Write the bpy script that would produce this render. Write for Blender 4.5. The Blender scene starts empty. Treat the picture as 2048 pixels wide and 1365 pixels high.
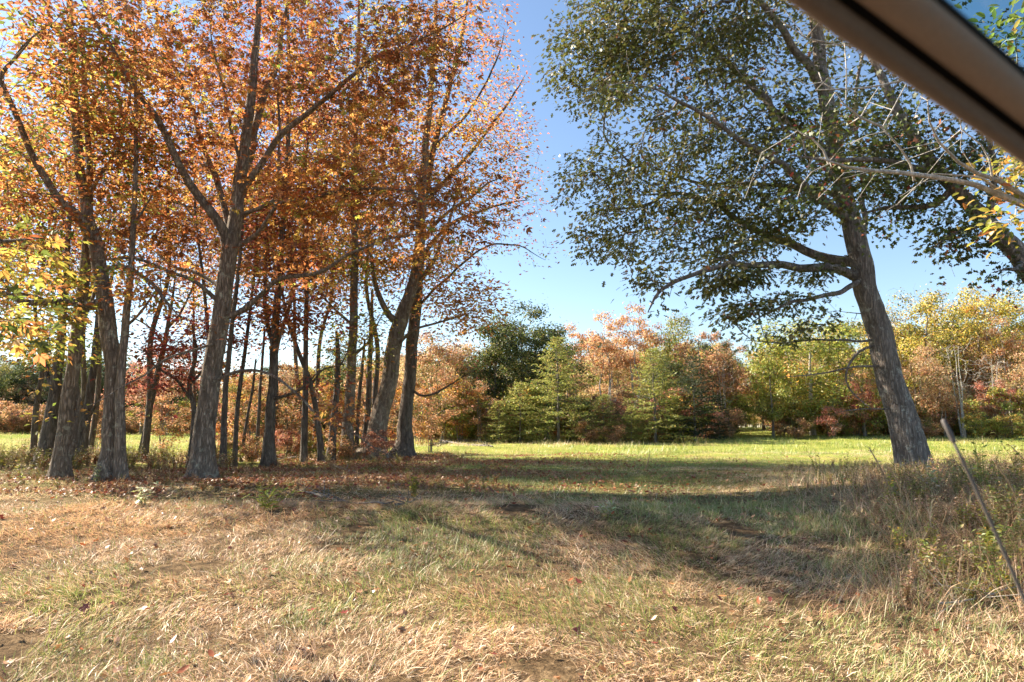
import bpy, math, random
import numpy as np

# ------------------------------------------------------------------ camera, sky, sun, exposure
SC = bpy.context.scene
COL = SC.collection
F_PX = 1365.0                       # 24 mm on a 36 mm sensor, in pixels of a 2048 px wide picture
PITCH = math.atan(172.5 / F_PX)
EYE = np.array([0.0, 0.0, 1.05])
cd = bpy.data.cameras.new("camera")
cam = bpy.data.objects.new("camera", cd); COL.objects.link(cam)
cd.lens = 24.0; cd.sensor_width = 36.0; cd.clip_start = 0.02; cd.clip_end = 3000.0
cd.dof.use_dof = True; cd.dof.focus_distance = 9.0; cd.dof.aperture_fstop = 4.0
cam.location = tuple(EYE); cam.rotation_euler = (math.pi / 2 + PITCH, 0, 0)
SC.camera = cam

SUN_EL = math.radians(35.0)
SUN_AZ = math.radians(-63.5)       # compass-like: 0 = +Y (ahead), negative = to the left
to_sun = np.array([math.sin(SUN_AZ) * math.cos(SUN_EL), math.cos(SUN_AZ) * math.cos(SUN_EL), math.sin(SUN_EL)])
world = bpy.data.worlds.new("World"); SC.world = world; world.use_nodes = True
wn = world.node_tree.nodes; wl = world.node_tree.links
sky = wn.new("ShaderNodeTexSky"); sky.sky_type = 'NISHITA'; sky.sun_disc = False
sky.sun_elevation = SUN_EL; sky.sun_rotation = SUN_AZ
sky.air_density = 1.0; sky.dust_density = 0.25; sky.ozone_density = 1.6
bg = wn["Background"]; bg.inputs["Strength"].default_value = 0.061
wl.new(sky.outputs[0], bg.inputs["Color"])
sd = bpy.data.lights.new("sun", 'SUN'); sd.energy = 5.0; sd.angle = math.radians(0.53); sd.color = (1.0, 0.885, 0.72)
sun = bpy.data.objects.new("sun", sd); COL.objects.link(sun)
sun.rotation_euler = (math.pi / 2 - SUN_EL, 0, -SUN_AZ + math.pi)
sun.location = (-30, -5, 40)
vs = SC.view_settings
vs.view_transform = 'Standard'; vs.look = 'None'; vs.gamma = 1.0; vs.use_curve_mapping = False
vs.exposure = 1.95
SC.cycles.max_bounces = 4; SC.cycles.diffuse_bounces = 3; SC.cycles.transmission_bounces = 4
SC.cycles.transparent_max_bounces = 8; SC.cycles.use_denoising = True; SC.cycles.adaptive_threshold = 0.025

rng = np.random.default_rng(7)
random.seed(7)

# ------------------------------------------------------------------ helpers
def ray(px, py):
    dx = (px - 1024.0) / F_PX; dz = (682.5 - py) / F_PX
    c, s = math.cos(PITCH), math.sin(PITCH)
    return np.array([dx, c - dz * s, s + dz * c])
def at(px, py, Y):
    d = ray(px, py)
    return EYE + d * (Y / d[1])

def smooth(a, b, x):
    t = np.clip((x - a) / (b - a), 0, 1)
    return t * t * (3 - 2 * t)

class Noise2:
    """value noise on a lattice, vectorised"""
    def __init__(self, seed):
        self.t = np.random.default_rng(seed).random((256, 256))
    def __call__(self, x, y, s=1.0):
        x = np.asarray(x, float) / s; y = np.asarray(y, float) / s
        xi = np.floor(x).astype(int); yi = np.floor(y).astype(int)
        fx = x - xi; fy = y - yi
        fx = fx * fx * (3 - 2 * fx); fy = fy * fy * (3 - 2 * fy)
        g = lambda a, b: self.t[a & 255, b & 255]
        return (g(xi, yi) * (1 - fx) + g(xi + 1, yi) * fx) * (1 - fy) + (g(xi, yi + 1) * (1 - fx) + g(xi + 1, yi + 1) * fx) * fy
N1, N2, N3 = Noise2(1), Noise2(2), Noise2(3)

def ground_z(x, y):
    x = np.asarray(x, float); y = np.asarray(y, float)
    z = -0.42 * (1 - smooth(2.0, 10.0, y))
    z = z + 0.012 * np.clip(y - 30, 0, 60)
    z = z + 0.22 * smooth(2.5, 5.5, x) * smooth(3.0, 6, y) * (1 - smooth(9, 14, y))     # bank by the oak
    z = z + 0.55 * np.exp(-((x - 24) ** 2 / 90 + (y - 66) ** 2 / 300))                     # the track climbs into the gap
    near = 1 - smooth(30, 60, y)
    z = z + (0.16 * (N1(x, y, 3.1) - 0.5) + 0.07 * (N2(x, y, 0.9) - 0.5)) * near
    return z
def gz(x, y):
    return float(ground_z(x, y))

def lin(r, g, b):
    f = lambda c: (c / 255 / 12.92) if c / 255 <= 0.04045 else ((c / 255 + 0.055) / 1.055) ** 2.4
    return (f(r), f(g), f(b))

def tag(o, label=None, cat=None, group=None, kind=None):
    if label: o["label"] = label
    if cat: o["category"] = cat
    if group: o["group"] = group
    if kind: o["kind"] = kind
    return o

def mesh(name, V, Fs, mat, col=None, smooth_shade=False):
    """V (n,3); Fs list of (m,k) index arrays; col (n,3) point colours"""
    V = np.asarray(V, np.float32)
    if not isinstance(Fs, list): Fs = [Fs]
    Fs = [np.asarray(f, np.int32) for f in Fs if len(f)]
    me = bpy.data.meshes.new(name)
    me.vertices.add(len(V)); me.vertices.foreach_set("co", V.ravel())
    nl = sum(f.size for f in Fs); nf = sum(len(f) for f in Fs)
    me.loops.add(nl); me.polygons.add(nf)
    me.loops.foreach_set("vertex_index", np.concatenate([f.ravel() for f in Fs]))
    starts = []; s = 0
    for f in Fs:
        starts.append(s + np.arange(len(f)) * f.shape[1]); s += f.size
    me.polygons.foreach_set("loop_start", np.concatenate(starts).astype(np.int32))
    if smooth_shade: me.polygons.foreach_set("use_smooth", np.ones(nf, bool))
    if col is not None:
        a = me.color_attributes.new("Col", 'FLOAT_COLOR', 'POINT')
        c = np.ones((len(V), 4), np.float32); c[:, :3] = col
        a.data.foreach_set("color", c.ravel())
    me.update(calc_edges=True); me.validate()
    if mat: me.materials.append(mat)
    return me

def link(name, me, parent=None):
    o = bpy.data.objects.new(name, me); COL.objects.link(o)
    if parent is not None: o.parent = parent
    return o
def empty(name, loc):
    o = bpy.data.objects.new(name, None); COL.objects.link(o); o.location = tuple(loc); o.empty_display_size = 0.2
    return o

# ------------------------------------------------------------------ materials
def new_mat(name):
    m = bpy.data.materials.new(name); m.use_nodes = True
    n = m.node_tree.nodes; n.clear()
    out = n.new("ShaderNodeOutputMaterial")
    return m, n, m.node_tree.links, out

def leaf_mat(name, trans=0.50, gloss=0.035, rough=0.45, sat=0.95):
    m, n, l, out = new_mat(name)
    at_ = n.new("ShaderNodeAttribute"); at_.attribute_name = "Col"
    hs = n.new("ShaderNodeHueSaturation"); hs.inputs["Saturation"].default_value = sat; hs.inputs["Value"].default_value = 1.25
    d = n.new("ShaderNodeBsdfDiffuse"); t = n.new("ShaderNodeBsdfTranslucent"); g = n.new("ShaderNodeBsdfGlossy")
    g.inputs["Roughness"].default_value = rough; g.inputs["Color"].default_value = (1, 1, 1, 1)
    m1 = n.new("ShaderNodeMixShader"); m1.inputs[0].default_value = trans
    m2 = n.new("ShaderNodeMixShader"); m2.inputs[0].default_value = gloss
    l.new(at_.outputs["Color"], d.inputs["Color"]); l.new(at_.outputs["Color"], hs.inputs["Color"]); l.new(hs.outputs[0], t.inputs["Color"])
    l.new(d.outputs[0], m1.inputs[1]); l.new(t.outputs[0], m1.inputs[2])
    l.new(m1.outputs[0], m2.inputs[1]); l.new(g.outputs[0], m2.inputs[2]); l.new(m2.outputs[0], out.inputs[0])
    return m

def bark_mat(name, dark, light, lichen=None, zs=0.18, sc=11.0, bump=1.0, lichen_amt=0.6):
    m, n, l, out = new_mat(name)
    tc = n.new("ShaderNodeTexCoord"); mp = n.new("ShaderNodeMapping")
    mp.inputs["Scale"].default_value = (1, 1, zs)
    l.new(tc.outputs["Object"], mp.inputs[0])
    nz = n.new("ShaderNodeTexNoise"); nz.inputs["Scale"].default_value = sc; nz.inputs["Detail"].default_value = 8; nz.inputs["Roughness"].default_value = 0.65
    vo = n.new("ShaderNodeTexVoronoi"); vo.feature = 'DISTANCE_TO_EDGE'; vo.inputs["Scale"].default_value = sc * 2.2
    wv = n.new("ShaderNodeMix"); wv.data_type = 'VECTOR'; wv.inputs[0].default_value = 0.12
    l.new(mp.outputs[0], nz.inputs["Vector"])
    l.new(mp.outputs[0], wv.inputs[4]); l.new(nz.outputs["Color"], wv.inputs[5]); l.new(wv.outputs[1], vo.inputs["Vector"])
    r1 = n.new("ShaderNodeValToRGB"); r1.color_ramp.elements[0].position = 0.0; r1.color_ramp.elements[1].position = 0.22
    r1.color_ramp.elements[0].color = (0.25, 0.25, 0.25, 1)
    l.new(vo.outputs["Distance"], r1.inputs[0])
    cr = n.new("ShaderNodeValToRGB"); cr.color_ramp.elements[0].position = 0.3; cr.color_ramp.elements[1].position = 0.72
    cr.color_ramp.elements[0].color = (*dark, 1); cr.color_ramp.elements[1].color = (*light, 1)
    l.new(nz.outputs["Fac"], cr.inputs[0])
    mu = n.new("ShaderNodeMix"); mu.data_type = 'RGBA'; mu.blend_type = 'MULTIPLY'; mu.inputs[0].default_value = 0.5
    l.new(cr.outputs[0], mu.inputs[6]); l.new(r1.outputs[0], mu.inputs[7])
    colout = mu.outputs[2]
    if lichen:
        n3 = n.new("ShaderNodeTexNoise"); n3.inputs["Scale"].default_value = 5.5; n3.inputs["Detail"].default_value = 6; n3.inputs["Roughness"].default_value = 0.7
        l.new(tc.outputs["Object"], n3.inputs["Vector"])
        r3 = n.new("ShaderNodeValToRGB"); r3.color_ramp.elements[0].position = 0.56; r3.color_ramp.elements[1].position = 0.64
        r3.color_ramp.elements[1].color = (lichen_amt,) * 3 + (1,)
        l.new(n3.outputs["Fac"], r3.inputs[0])
        m3 = n.new("ShaderNodeMix"); m3.data_type = 'RGBA'
        l.new(r3.outputs[0], m3.inputs[0]); l.new(colout, m3.inputs[6]); m3.inputs[7].default_value = (*lichen, 1)
        colout = m3.outputs[2]
    b = n.new("ShaderNodeBsdfPrincipled"); b.inputs["Roughness"].default_value = 0.9
    b.inputs["Specular IOR Level"].default_value = 0.15
    l.new(colout, b.inputs["Base Color"])
    ad = n.new("ShaderNodeMath"); ad.operation = 'ADD'
    l.new(nz.outputs["Fac"], ad.inputs[0]); l.new(r1.outputs[0], ad.inputs[1])
    bp = n.new("ShaderNodeBump"); bp.inputs["Strength"].default_value = bump; bp.inputs["Distance"].default_value = 0.03
    l.new(ad.outputs[0], bp.inputs["Height"]); l.new(bp.outputs[0], b.inputs["Normal"])
    l.new(b.outputs[0], out.inputs[0])
    return m

def plain_mat(name, c, rough=0.6, spec=0.3, metallic=0.0, noise=0.0, nscale=30, bump=0.0, coat=0.0):
    m, n, l, out = new_mat(name)
    b = n.new("ShaderNodeBsdfPrincipled"); b.inputs["Roughness"].default_value = rough
    b.inputs["Specular IOR Level"].default_value = spec; b.inputs["Metallic"].default_value = metallic
    b.inputs["Coat Weight"].default_value = coat
    nz = n.new("ShaderNodeTexNoise"); nz.inputs["Scale"].default_value = nscale; nz.inputs["Detail"].default_value = 5
    tc = n.new("ShaderNodeTexCoord"); l.new(tc.outputs["Object"], nz.inputs["Vector"])
    cr = n.new("ShaderNodeValToRGB")
    lo = tuple(v * (1 - noise) for v in c); hi = tuple(min(1, v * (1 + noise)) for v in c)
    cr.color_ramp.elements[0].position = 0.3; cr.color_ramp.elements[1].position = 0.7
    cr.color_ramp.elements[0].color = (*lo, 1); cr.color_ramp.elements[1].color = (*hi, 1)
    l.new(nz.outputs["Fac"], cr.inputs[0]); l.new(cr.outputs[0], b.inputs["Base Color"])
    if bump:
        bp = n.new("ShaderNodeBump"); bp.inputs["Strength"].default_value = bump; bp.inputs["Distance"].default_value = 0.002
        l.new(nz.outputs["Fac"], bp.inputs["Height"]); l.new(bp.outputs[0], b.inputs["Normal"])
    l.new(b.outputs[0], out.inputs[0])
    return m

M_LEAF = leaf_mat("leaf")
M_OAKLEAF = leaf_mat("oak_leaf", trans=0.30, gloss=0.04, rough=0.5)
M_FARLEAF = leaf_mat("far_leaf", trans=0.45, gloss=0.03)
M_NEEDLE = leaf_mat("needle", trans=0.38, gloss=0.02)
M_GRASS = leaf_mat("grass_blade", trans=0.35, gloss=0.04, rough=0.45, sat=1.0)
M_LITTER = leaf_mat("dead_leaf", trans=0.18, gloss=0.05, rough=0.4, sat=1.0)
M_BARK = bark_mat("hickory_bark", (0.16, 0.122, 0.092), (0.45, 0.36, 0.28), (0.56, 0.54, 0.41))
M_BARKD = bark_mat("dark_bark", (0.095, 0.078, 0.065), (0.29, 0.24, 0.20), (0.25, 0.26, 0.2), lichen_amt=0.3)
M_BARKO = bark_mat("oak_bark", (0.16, 0.133, 0.115), (0.46, 0.39, 0.34), (0.60, 0.60, 0.52), sc=9.5, zs=0.16, bump=1.0, lichen_amt=0.65)
M_BARKP = bark_mat("pale_bark", (0.32, 0.29, 0.25), (0.62, 0.58, 0.52), None, sc=14, bump=0.4)
M_FARBARK = bark_mat("grey_bark", (0.12, 0.105, 0.09), (0.34, 0.30, 0.26), None, sc=5, bump=0.4)

# ------------------------------------------------------------------ tubes and trees
def catmull(P, step):
    P = np.asarray(P, float)
    if len(P) == 2:
        m = max(2, int(np.linalg.norm(P[1] - P[0]) / step) + 1)
        t = np.linspace(0, 1, m)[:, None]
        return P[0] * (1 - t) + P[1] * t
    Q = np.vstack([2 * P[0] - P[1], P, 2 * P[-1] - P[-2]])
    out = []
    for i in range(1, len(Q) - 2):
        p0, p1, p2, p3 = Q[i - 1], Q[i], Q[i + 1], Q[i + 2]
        m = max(1, int(np.linalg.norm(p2[:3] - p1[:3]) / step))
        t = (np.arange(m) / m)[:, None]
        out.append(0.5 * ((2 * p1) + (-p0 + p2) * t + (2 * p0 - 5 * p1 + 4 * p2 - p3) * t ** 2 + (-p0 + 3 * p1 - 3 * p2 + p3) * t ** 3))
    out.append(P[-1:])
    return np.vstack(out)

def tube(path, rad, sides, rough=0.0, flare=0.0, seed=0, cap=True):
    """one tapered tube round a path, with lumpy bark relief; returns V, [quads, cap tris]"""
    path = np.asarray(path, float); n = len(path)
    T = np.gradient(path, axis=0); T /= np.linalg.norm(T, axis=1)[:, None] + 1e-9
    u = np.cross(T[0], [0.13, 0.97, 0.21]); u /= np.linalg.norm(u)
    U = np.zeros_like(path)
    for i in range(n):
        u = u - T[i] * np.dot(u, T[i]); u /= np.linalg.norm(u) + 1e-9; U[i] = u
    W = np.cross(T, U)
    a = np.arange(sides) * 2 * math.pi / sides
    R = np.repeat(np.asarray(rad, float)[:, None], sides, 1)
    if rough:
        s = np.concatenate([[0], np.cumsum(np.linalg.norm(np.diff(path, axis=0), axis=1))])
        nz = Noise2(100 + seed)
        lob = nz(np.cos(a)[None, :] * 2.2 + 7, np.sin(a)[None, :] * 2.2 + s[:, None] * 0.7)
        fine = nz(a[None, :] * sides / 6.3 * 0.5, s[:, None] * 6 + 3)
        R = R * (1 + rough * (lob - 0.5) * 1.2 + rough * 0.6 * (fine - 0.5))
        if flare:
            lo = 0.55 + 0.9 * nz(np.cos(a)[None, :] * 1.9 + 40, np.sin(a)[None, :] * 1.9 + 0 * s[:, None])
            R = R * (1 + flare * lo * np.exp(-s[:, None] / 0.30))
    V = path[:, None, :] + R[:, :, None] * (np.cos(a)[None, :, None] * U[:, None, :] + np.sin(a)[None, :, None] * W[:, None, :])
    i = np.arange(n - 1)[:, None] * sides; j = np.arange(sides)[None, :]; k = (j + 1) % sides
    quads = np.stack([i + j, i + k, i + sides + k, i + sides + j], -1).reshape(-1, 4)
    V = V.reshape(-1, 3); faces = [quads]
    if cap:
        V = np.vstack([V, path[-1] + T[-1] * rad[-1] * 0.6])
        b = (n - 1) * sides
        faces.append(np.stack([b + np.arange(sides), b + (np.arange(sides) + 1) % sides, np.full(sides, len(V) - 1)], -1))
    return V, faces

def merge(parts):
    Vs, Fs, o = [], {}, 0
    for V, faces in parts:
        Vs.append(V)
        for f in faces:
            Fs.setdefault(f.shape[1], []).append(f + o)
        o += len(V)
    return np.vstack(Vs), [np.vstack(v) for v in Fs.values()]

def segments(A, B, ra, rb, sides=4):
    """many separate tapered twigs, vectorised"""
    D = B - A; L = np.linalg.norm(D, axis=1)[:, None] + 1e-9; T = D / L
    ref = np.where(np.abs(T[:, 2:3]) > 0.9, np.array([[1.0, 0, 0]]), np.array([[0, 0, 1.0]]))
    U = np.cross(T, ref); U /= np.linalg.norm(U, axis=1)[:, None] + 1e-9; W = np.cross(T, U)
    a = np.arange(sides) * 2 * math.pi / sides
    ring = np.cos(a)[None, :, None] * U[:, None, :] + np.sin(a)[None, :, None] * W[:, None, :]
    V = np.concatenate([A[:, None, :] + ra[:, None, None] * ring, B[:, None, :] + rb[:, None, None] * ring], 1)
    base = (np.arange(len(A)) * 2 * sides)[:, None]; j = np.arange(sides)[None, :]; k = (j + 1) % sides
    Q = np.stack([base + j, base + k, base + sides + k, base + sides + j], -1).reshape(-1, 4)
    return V.reshape(-1, 3), [Q]

def grow(P, D, R, attract, seg=0.4, droop=0.0, jit=0.05, seed=0):
    """attach each attraction point to the best skeleton node by a bowed path; returns node arrays incl. the skeleton's"""
    r = np.random.default_rng(seed)
    n0 = len(P); cap = n0 + len(attract) * 14
    PP = np.zeros((cap, 3)); DD = np.zeros((cap, 3)); par = np.full(cap, -1); n = n0
    PP[:n0] = P; DD[:n0] = D
    dist = np.array([np.min(((P - a) ** 2).sum(1)) for a in attract]) if len(attract) else np.zeros(0)
    tips = []; order = np.argsort(dist)
    for ai in order:
        a = attract[ai]
        v = a - PP[:n]; d = np.sqrt((v * v).sum(1)) + 1e-6
        cos = (v * DD[:n]).sum(1) / d
        i = int(np.argmin(d * (1.35 - 0.55 * cos)))
        L = d[i]; m = int(min(13, max(1, round(L / seg))))
        p0 = PP[i]; p1 = p0 + DD[i] * L * 0.38 + np.array([0, 0, 0.10 * L]); prev = i; last = p0
        for k in range(1, m + 1):
            t = k / m
            q = (1 - t) ** 2 * p0 + 2 * t * (1 - t) * p1 + t * t * a
            if k < m: q = q + r.normal(0, jit * min(L, 1.5) * 0.4, 3)
            q = q - np.array([0, 0, droop * t * t * L])
            PP[n] = q; dv = q - last; DD[n] = dv / (np.linalg.norm(dv) + 1e-9); par[n] = prev; prev = n; last = q; n += 1
        tips.append(n - 1)
    PP = PP[:n]; DD = DD[:n]; par = par[:n]
    return PP, DD, par, np.array(tips, int), n0, order

def pipe(par, n0, R0, tip=0.0035, e=2.15):
    n = len(par); acc = np.zeros(n)
    for i in range(n - 1, n0 - 1, -1):
        if acc[i] == 0: acc[i] = tip ** e
        p = par[i]
        if p >= n0: acc[p] += acc[i]
    rad = acc ** (1 / e)
    rad[:n0] = R0
    return rad

# leaf templates: (verts, faces) with the leaf along +x, its face up +z, unit length
def t_simple(w=0.26, fold=0.07, bend=-0.12):
    return np.array([[0, 0, 0], [.45, -w, fold], [1, 0, bend], [.45, w, fold]]), np.array([[0, 1, 2], [0, 2, 3]])
def t_five():
    return np.array([[0, 0, 0], [.28, -.2, .05], [.68, -.2, .03], [1, 0, -.14], [.68, .2, .03], [.28, .2, .05], [.5, 0, -.02]]), \
           np.array([[0, 1, 6], [1, 2, 6], [2, 3, 6], [3, 4, 6], [4, 5, 6], [5, 0, 6]])
def t_compound():
    V, F = [], []; sv, sf = t_simple(0.22, 0.05, -0.10)
    for (x, ang, s, dz) in ((0.50, 0, .52, 0), (0.48, 42, .46, -.02), (0.48, -42, .46, -.02), (0.26, 62, .34, -.03), (0.26, -62, .34, -.03)):
        c, sn = math.cos(math.radians(ang)), math.sin(math.radians(ang))
        q = sv * s; q = np.stack([q[:, 0] * c - q[:, 1] * sn + x, q[:, 0] * sn + q[:, 1] * c, q[:, 2] + dz - 0.1 * q[:, 0]], 1)
        F.append(sf + 4 * len(V)); V.append(q)
    return np.vstack(V), np.vstack(F)
def t_oak():
    h = [(.10, .03), (.24, .24), (.36, .07), (.52, .36), (.63, .09), (.82, .23)]
    pts = [(0, 0)] + [(x, -y) for x, y in h] + [(1, 0)] + [(x, y) for x, y in reversed(h)]
    V = np.array([[x, y, -0.16 * x * x + 0.10 * abs(y)] for x, y in pts])
    # strips between the two margins keep it to plain triangles and quads
    n = len(h); R = list(range(1, n + 1)); Lf = [2 * n + 1 - i for i in range(n)]
    F = [[0, R[0], Lf[0]]]
    for i in range(n - 1):
        F += [[R[i], R[i + 1], Lf[i + 1]], [R[i], Lf[i + 1], Lf[i]]]
    F.append([R[-1], n + 1, Lf[-1]])
    return V, np.array(F)
def t_maple():
    pts = [(0, 0), (.12, -.42), (.42, -.20), (.62, -.46), (.68, -.14), (1, 0), (.68, .14), (.62, .46), (.42, .20), (.12, .42)]
    V = np.array([[x, y, -0.14 * x * x + 0.05 * abs(y)] for x, y in pts] + [[.36, 0, 0]])
    F = [[i, (i + 1) % 10, 10] for i in range(10)]
    return V, np.array(F)
TEMPL = {"simple": t_simple(), "five": t_five(), "compound": t_compound(), "oak": t_oak(), "maple": t_maple(), "needle": t_simple(0.10, 0.02, -0.05)}

def place_leaves(kind, pos, ax, nrm, size, col):
    """pos (n,3), ax leaf axis, nrm leaf normal, size (n,), col (n,3)"""
    tv, tf = TEMPL[kind]
    ax = ax / (np.linalg.norm(ax, axis=1)[:, None] + 1e-9)
    side = np.cross(nrm, ax); side /= np.linalg.norm(side, axis=1)[:, None] + 1e-9
    up = np.cross(ax, side)
    V = pos[:, None, :] + size[:, None, None] * (tv[None, :, 0:1] * ax[:, None, :] + tv[None, :, 1:2] * side[:, None, :] + tv[None, :, 2:3] * up[:, None, :])
    F = (tf[None] + (np.arange(len(pos)) * len(tv))[:, None, None]).reshape(-1, 3)
    return V.reshape(-1, 3), F, np.repeat(col, len(tv), 0)

def pick_colours(pal, n, r, clump=None, share=0.6):
    w = np.array([p[0] for p in pal], float); w /= w.sum()
    C = np.array([p[1] for p in pal])
    idx = r.choice(len(pal), n, p=w)
    if clump is not None:
        u, inv = np.unique(clump, return_inverse=True)
        ci = r.choice(len(pal), len(u), p=w)[inv]
        idx = np.where(r.random(n) < share, ci, idx)
    c = C[idx]
    return np.clip(c * (0.72 + 0.56 * r.random((n, 1))) * (1 + 0.10 * r.normal(size=(n, 3))), 0.004, 0.9)

# leaf colours (base colours)
C_RUST = (0.26, 0.10, 0.040); C_ORANGE = (0.47, 0.175, 0.042); C_GOLD = (0.62, 0.35, 0.07); C_BROWN = (0.20, 0.095, 0.04)
C_RED = (0.30, 0.05, 0.036); C_PINK = (0.50, 0.17, 0.12); C_YG = (0.34, 0.33, 0.045); C_GREEN = (0.13, 0.16, 0.03)
C_DKG = (0.06, 0.085, 0.022); C_OLIVE = (0.15, 0.14, 0.035); C_TAN = (0.40, 0.25, 0.12); C_PEACH = (0.50, 0.29, 0.13)
PAL = {
    "hickory": [(4, C_RUST), (6, C_ORANGE), (3, C_GOLD), (1, C_BROWN), (0.6, C_YG)],
    "hickory_green": [(4, C_RUST), (5, C_ORANGE), (2, C_GOLD), (1.6, C_YG), (1.6, C_GREEN)],
    "yellowgreen": [(5, C_YG), (3, C_GREEN), (2, C_GOLD), (1, C_ORANGE)],
    "gold": [(5, C_GOLD), (4, C_ORANGE), (2, C_RUST), (1, C_YG)],
    "red": [(6, C_RED), (3, C_RUST), (1, C_PINK), (1, C_ORANGE)],
    "rusty": [(4, C_RED), (5, C_RUST), (3, C_ORANGE), (1, C_BROWN)],
    "pink": [(4, C_PINK), (4, C_ORANGE), (2, C_PEACH), (1, C_YG)],
    "oak": [(5, (0.085, 0.092, 0.020)), (4, (0.12, 0.125, 0.026)), (3, C_OLIVE), (0.12, C_RUST)],
    "maple": [(6, (0.07, 0.085, 0.022)), (3, C_GREEN), (0.06, C_RED), (0.6, C_RUST)],
    "olive": [(4, C_OLIVE), (3, C_GREEN), (3, C_YG), (1, C_GOLD)],
    "far_yellow": [(5, (0.540, 0.419, 0.072)), (3, C_OLIVE), (3, C_YG), (1, C_GOLD)],
    "far_yg": [(4, (0.405, 0.392, 0.065)), (4, (0.270, 0.297, 0.058)), (2, C_OLIVE), (1, C_GOLD)],
    "far_orange": [(3, (0.50, 0.37, 0.20)), (4, (0.52, 0.29, 0.13)), (3, (0.58, 0.38, 0.21)), (2, (0.32, 0.27, 0.10)), (1.5, (0.36, 0.17, 0.08))],
    "far_brown": [(4, (0.405, 0.230, 0.111)), (3, (0.567, 0.297, 0.130)), (2, C_OLIVE), (1, C_RUST)],
    "far_peach": [(4, C_PEACH), (3, (0.648, 0.405, 0.221)), (2, C_ORANGE)],
    "far_green": [(5, (0.065, 0.085, 0.024)), (3, (0.10, 0.12, 0.03)), (1.2, (0.26, 0.23, 0.05))],
    "far_red": [(4, (0.36, 0.22, 0.14)), (5, (0.432, 0.135, 0.085)), (3, (0.567, 0.257, 0.143)), (2, C_RUST)],
    "far_tan": [(5, (0.567, 0.378, 0.169)), (3, (0.486, 0.351, 0.117))],
    "needle": [(4, (0.24, 0.26, 0.06)), (4, (0.33, 0.33, 0.08)), (2, (0.42, 0.38, 0.11))],
    "needle_shaded": [(5, (0.035, 0.05, 0.022)), (3, (0.06, 0.075, 0.028))],  # near-black: the shade on the unlit conifers is put into their colour
}

def leaves_on(PP, DD, rad, tips, par, kind, pal, size, per_tip, spread, flat, r, n0, tilt=0.5, down=0.0, extra_r=0.010):
    """leaves on and near the twig tips and along the thin twigs"""
    th = set()
    for i in tips:
        i = par[i]
        while i >= n0 and rad[i] < extra_r and i not in th: th.add(i); i = par[i]
    thin = np.array(sorted(th), int)
    src = np.concatenate([np.repeat(tips, per_tip), thin]) if len(thin) else np.repeat(tips, per_tip)
    n = len(src)
    off = r.normal(0, 1, (n, 3)) * np.array([spread, spread, spread * flat])
    pos = PP[src] + off
    out = off + DD[src] * spread * 0.8
    ax = out / (np.linalg.norm(out, axis=1)[:, None] + 1e-9) + r.normal(0, 0.45, (n, 3)); ax[:, 2] = ax[:, 2] * 0.5 - down
    nrm = r.normal(0, tilt, (n, 3)); nrm[:, 2] += 1.0
    col = pick_colours(PAL[pal], n, r, clump=src // 6)
    return place_leaves(kind, pos, ax, nrm, size * (0.65 + 0.6 * r.random(n)), col)

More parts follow.
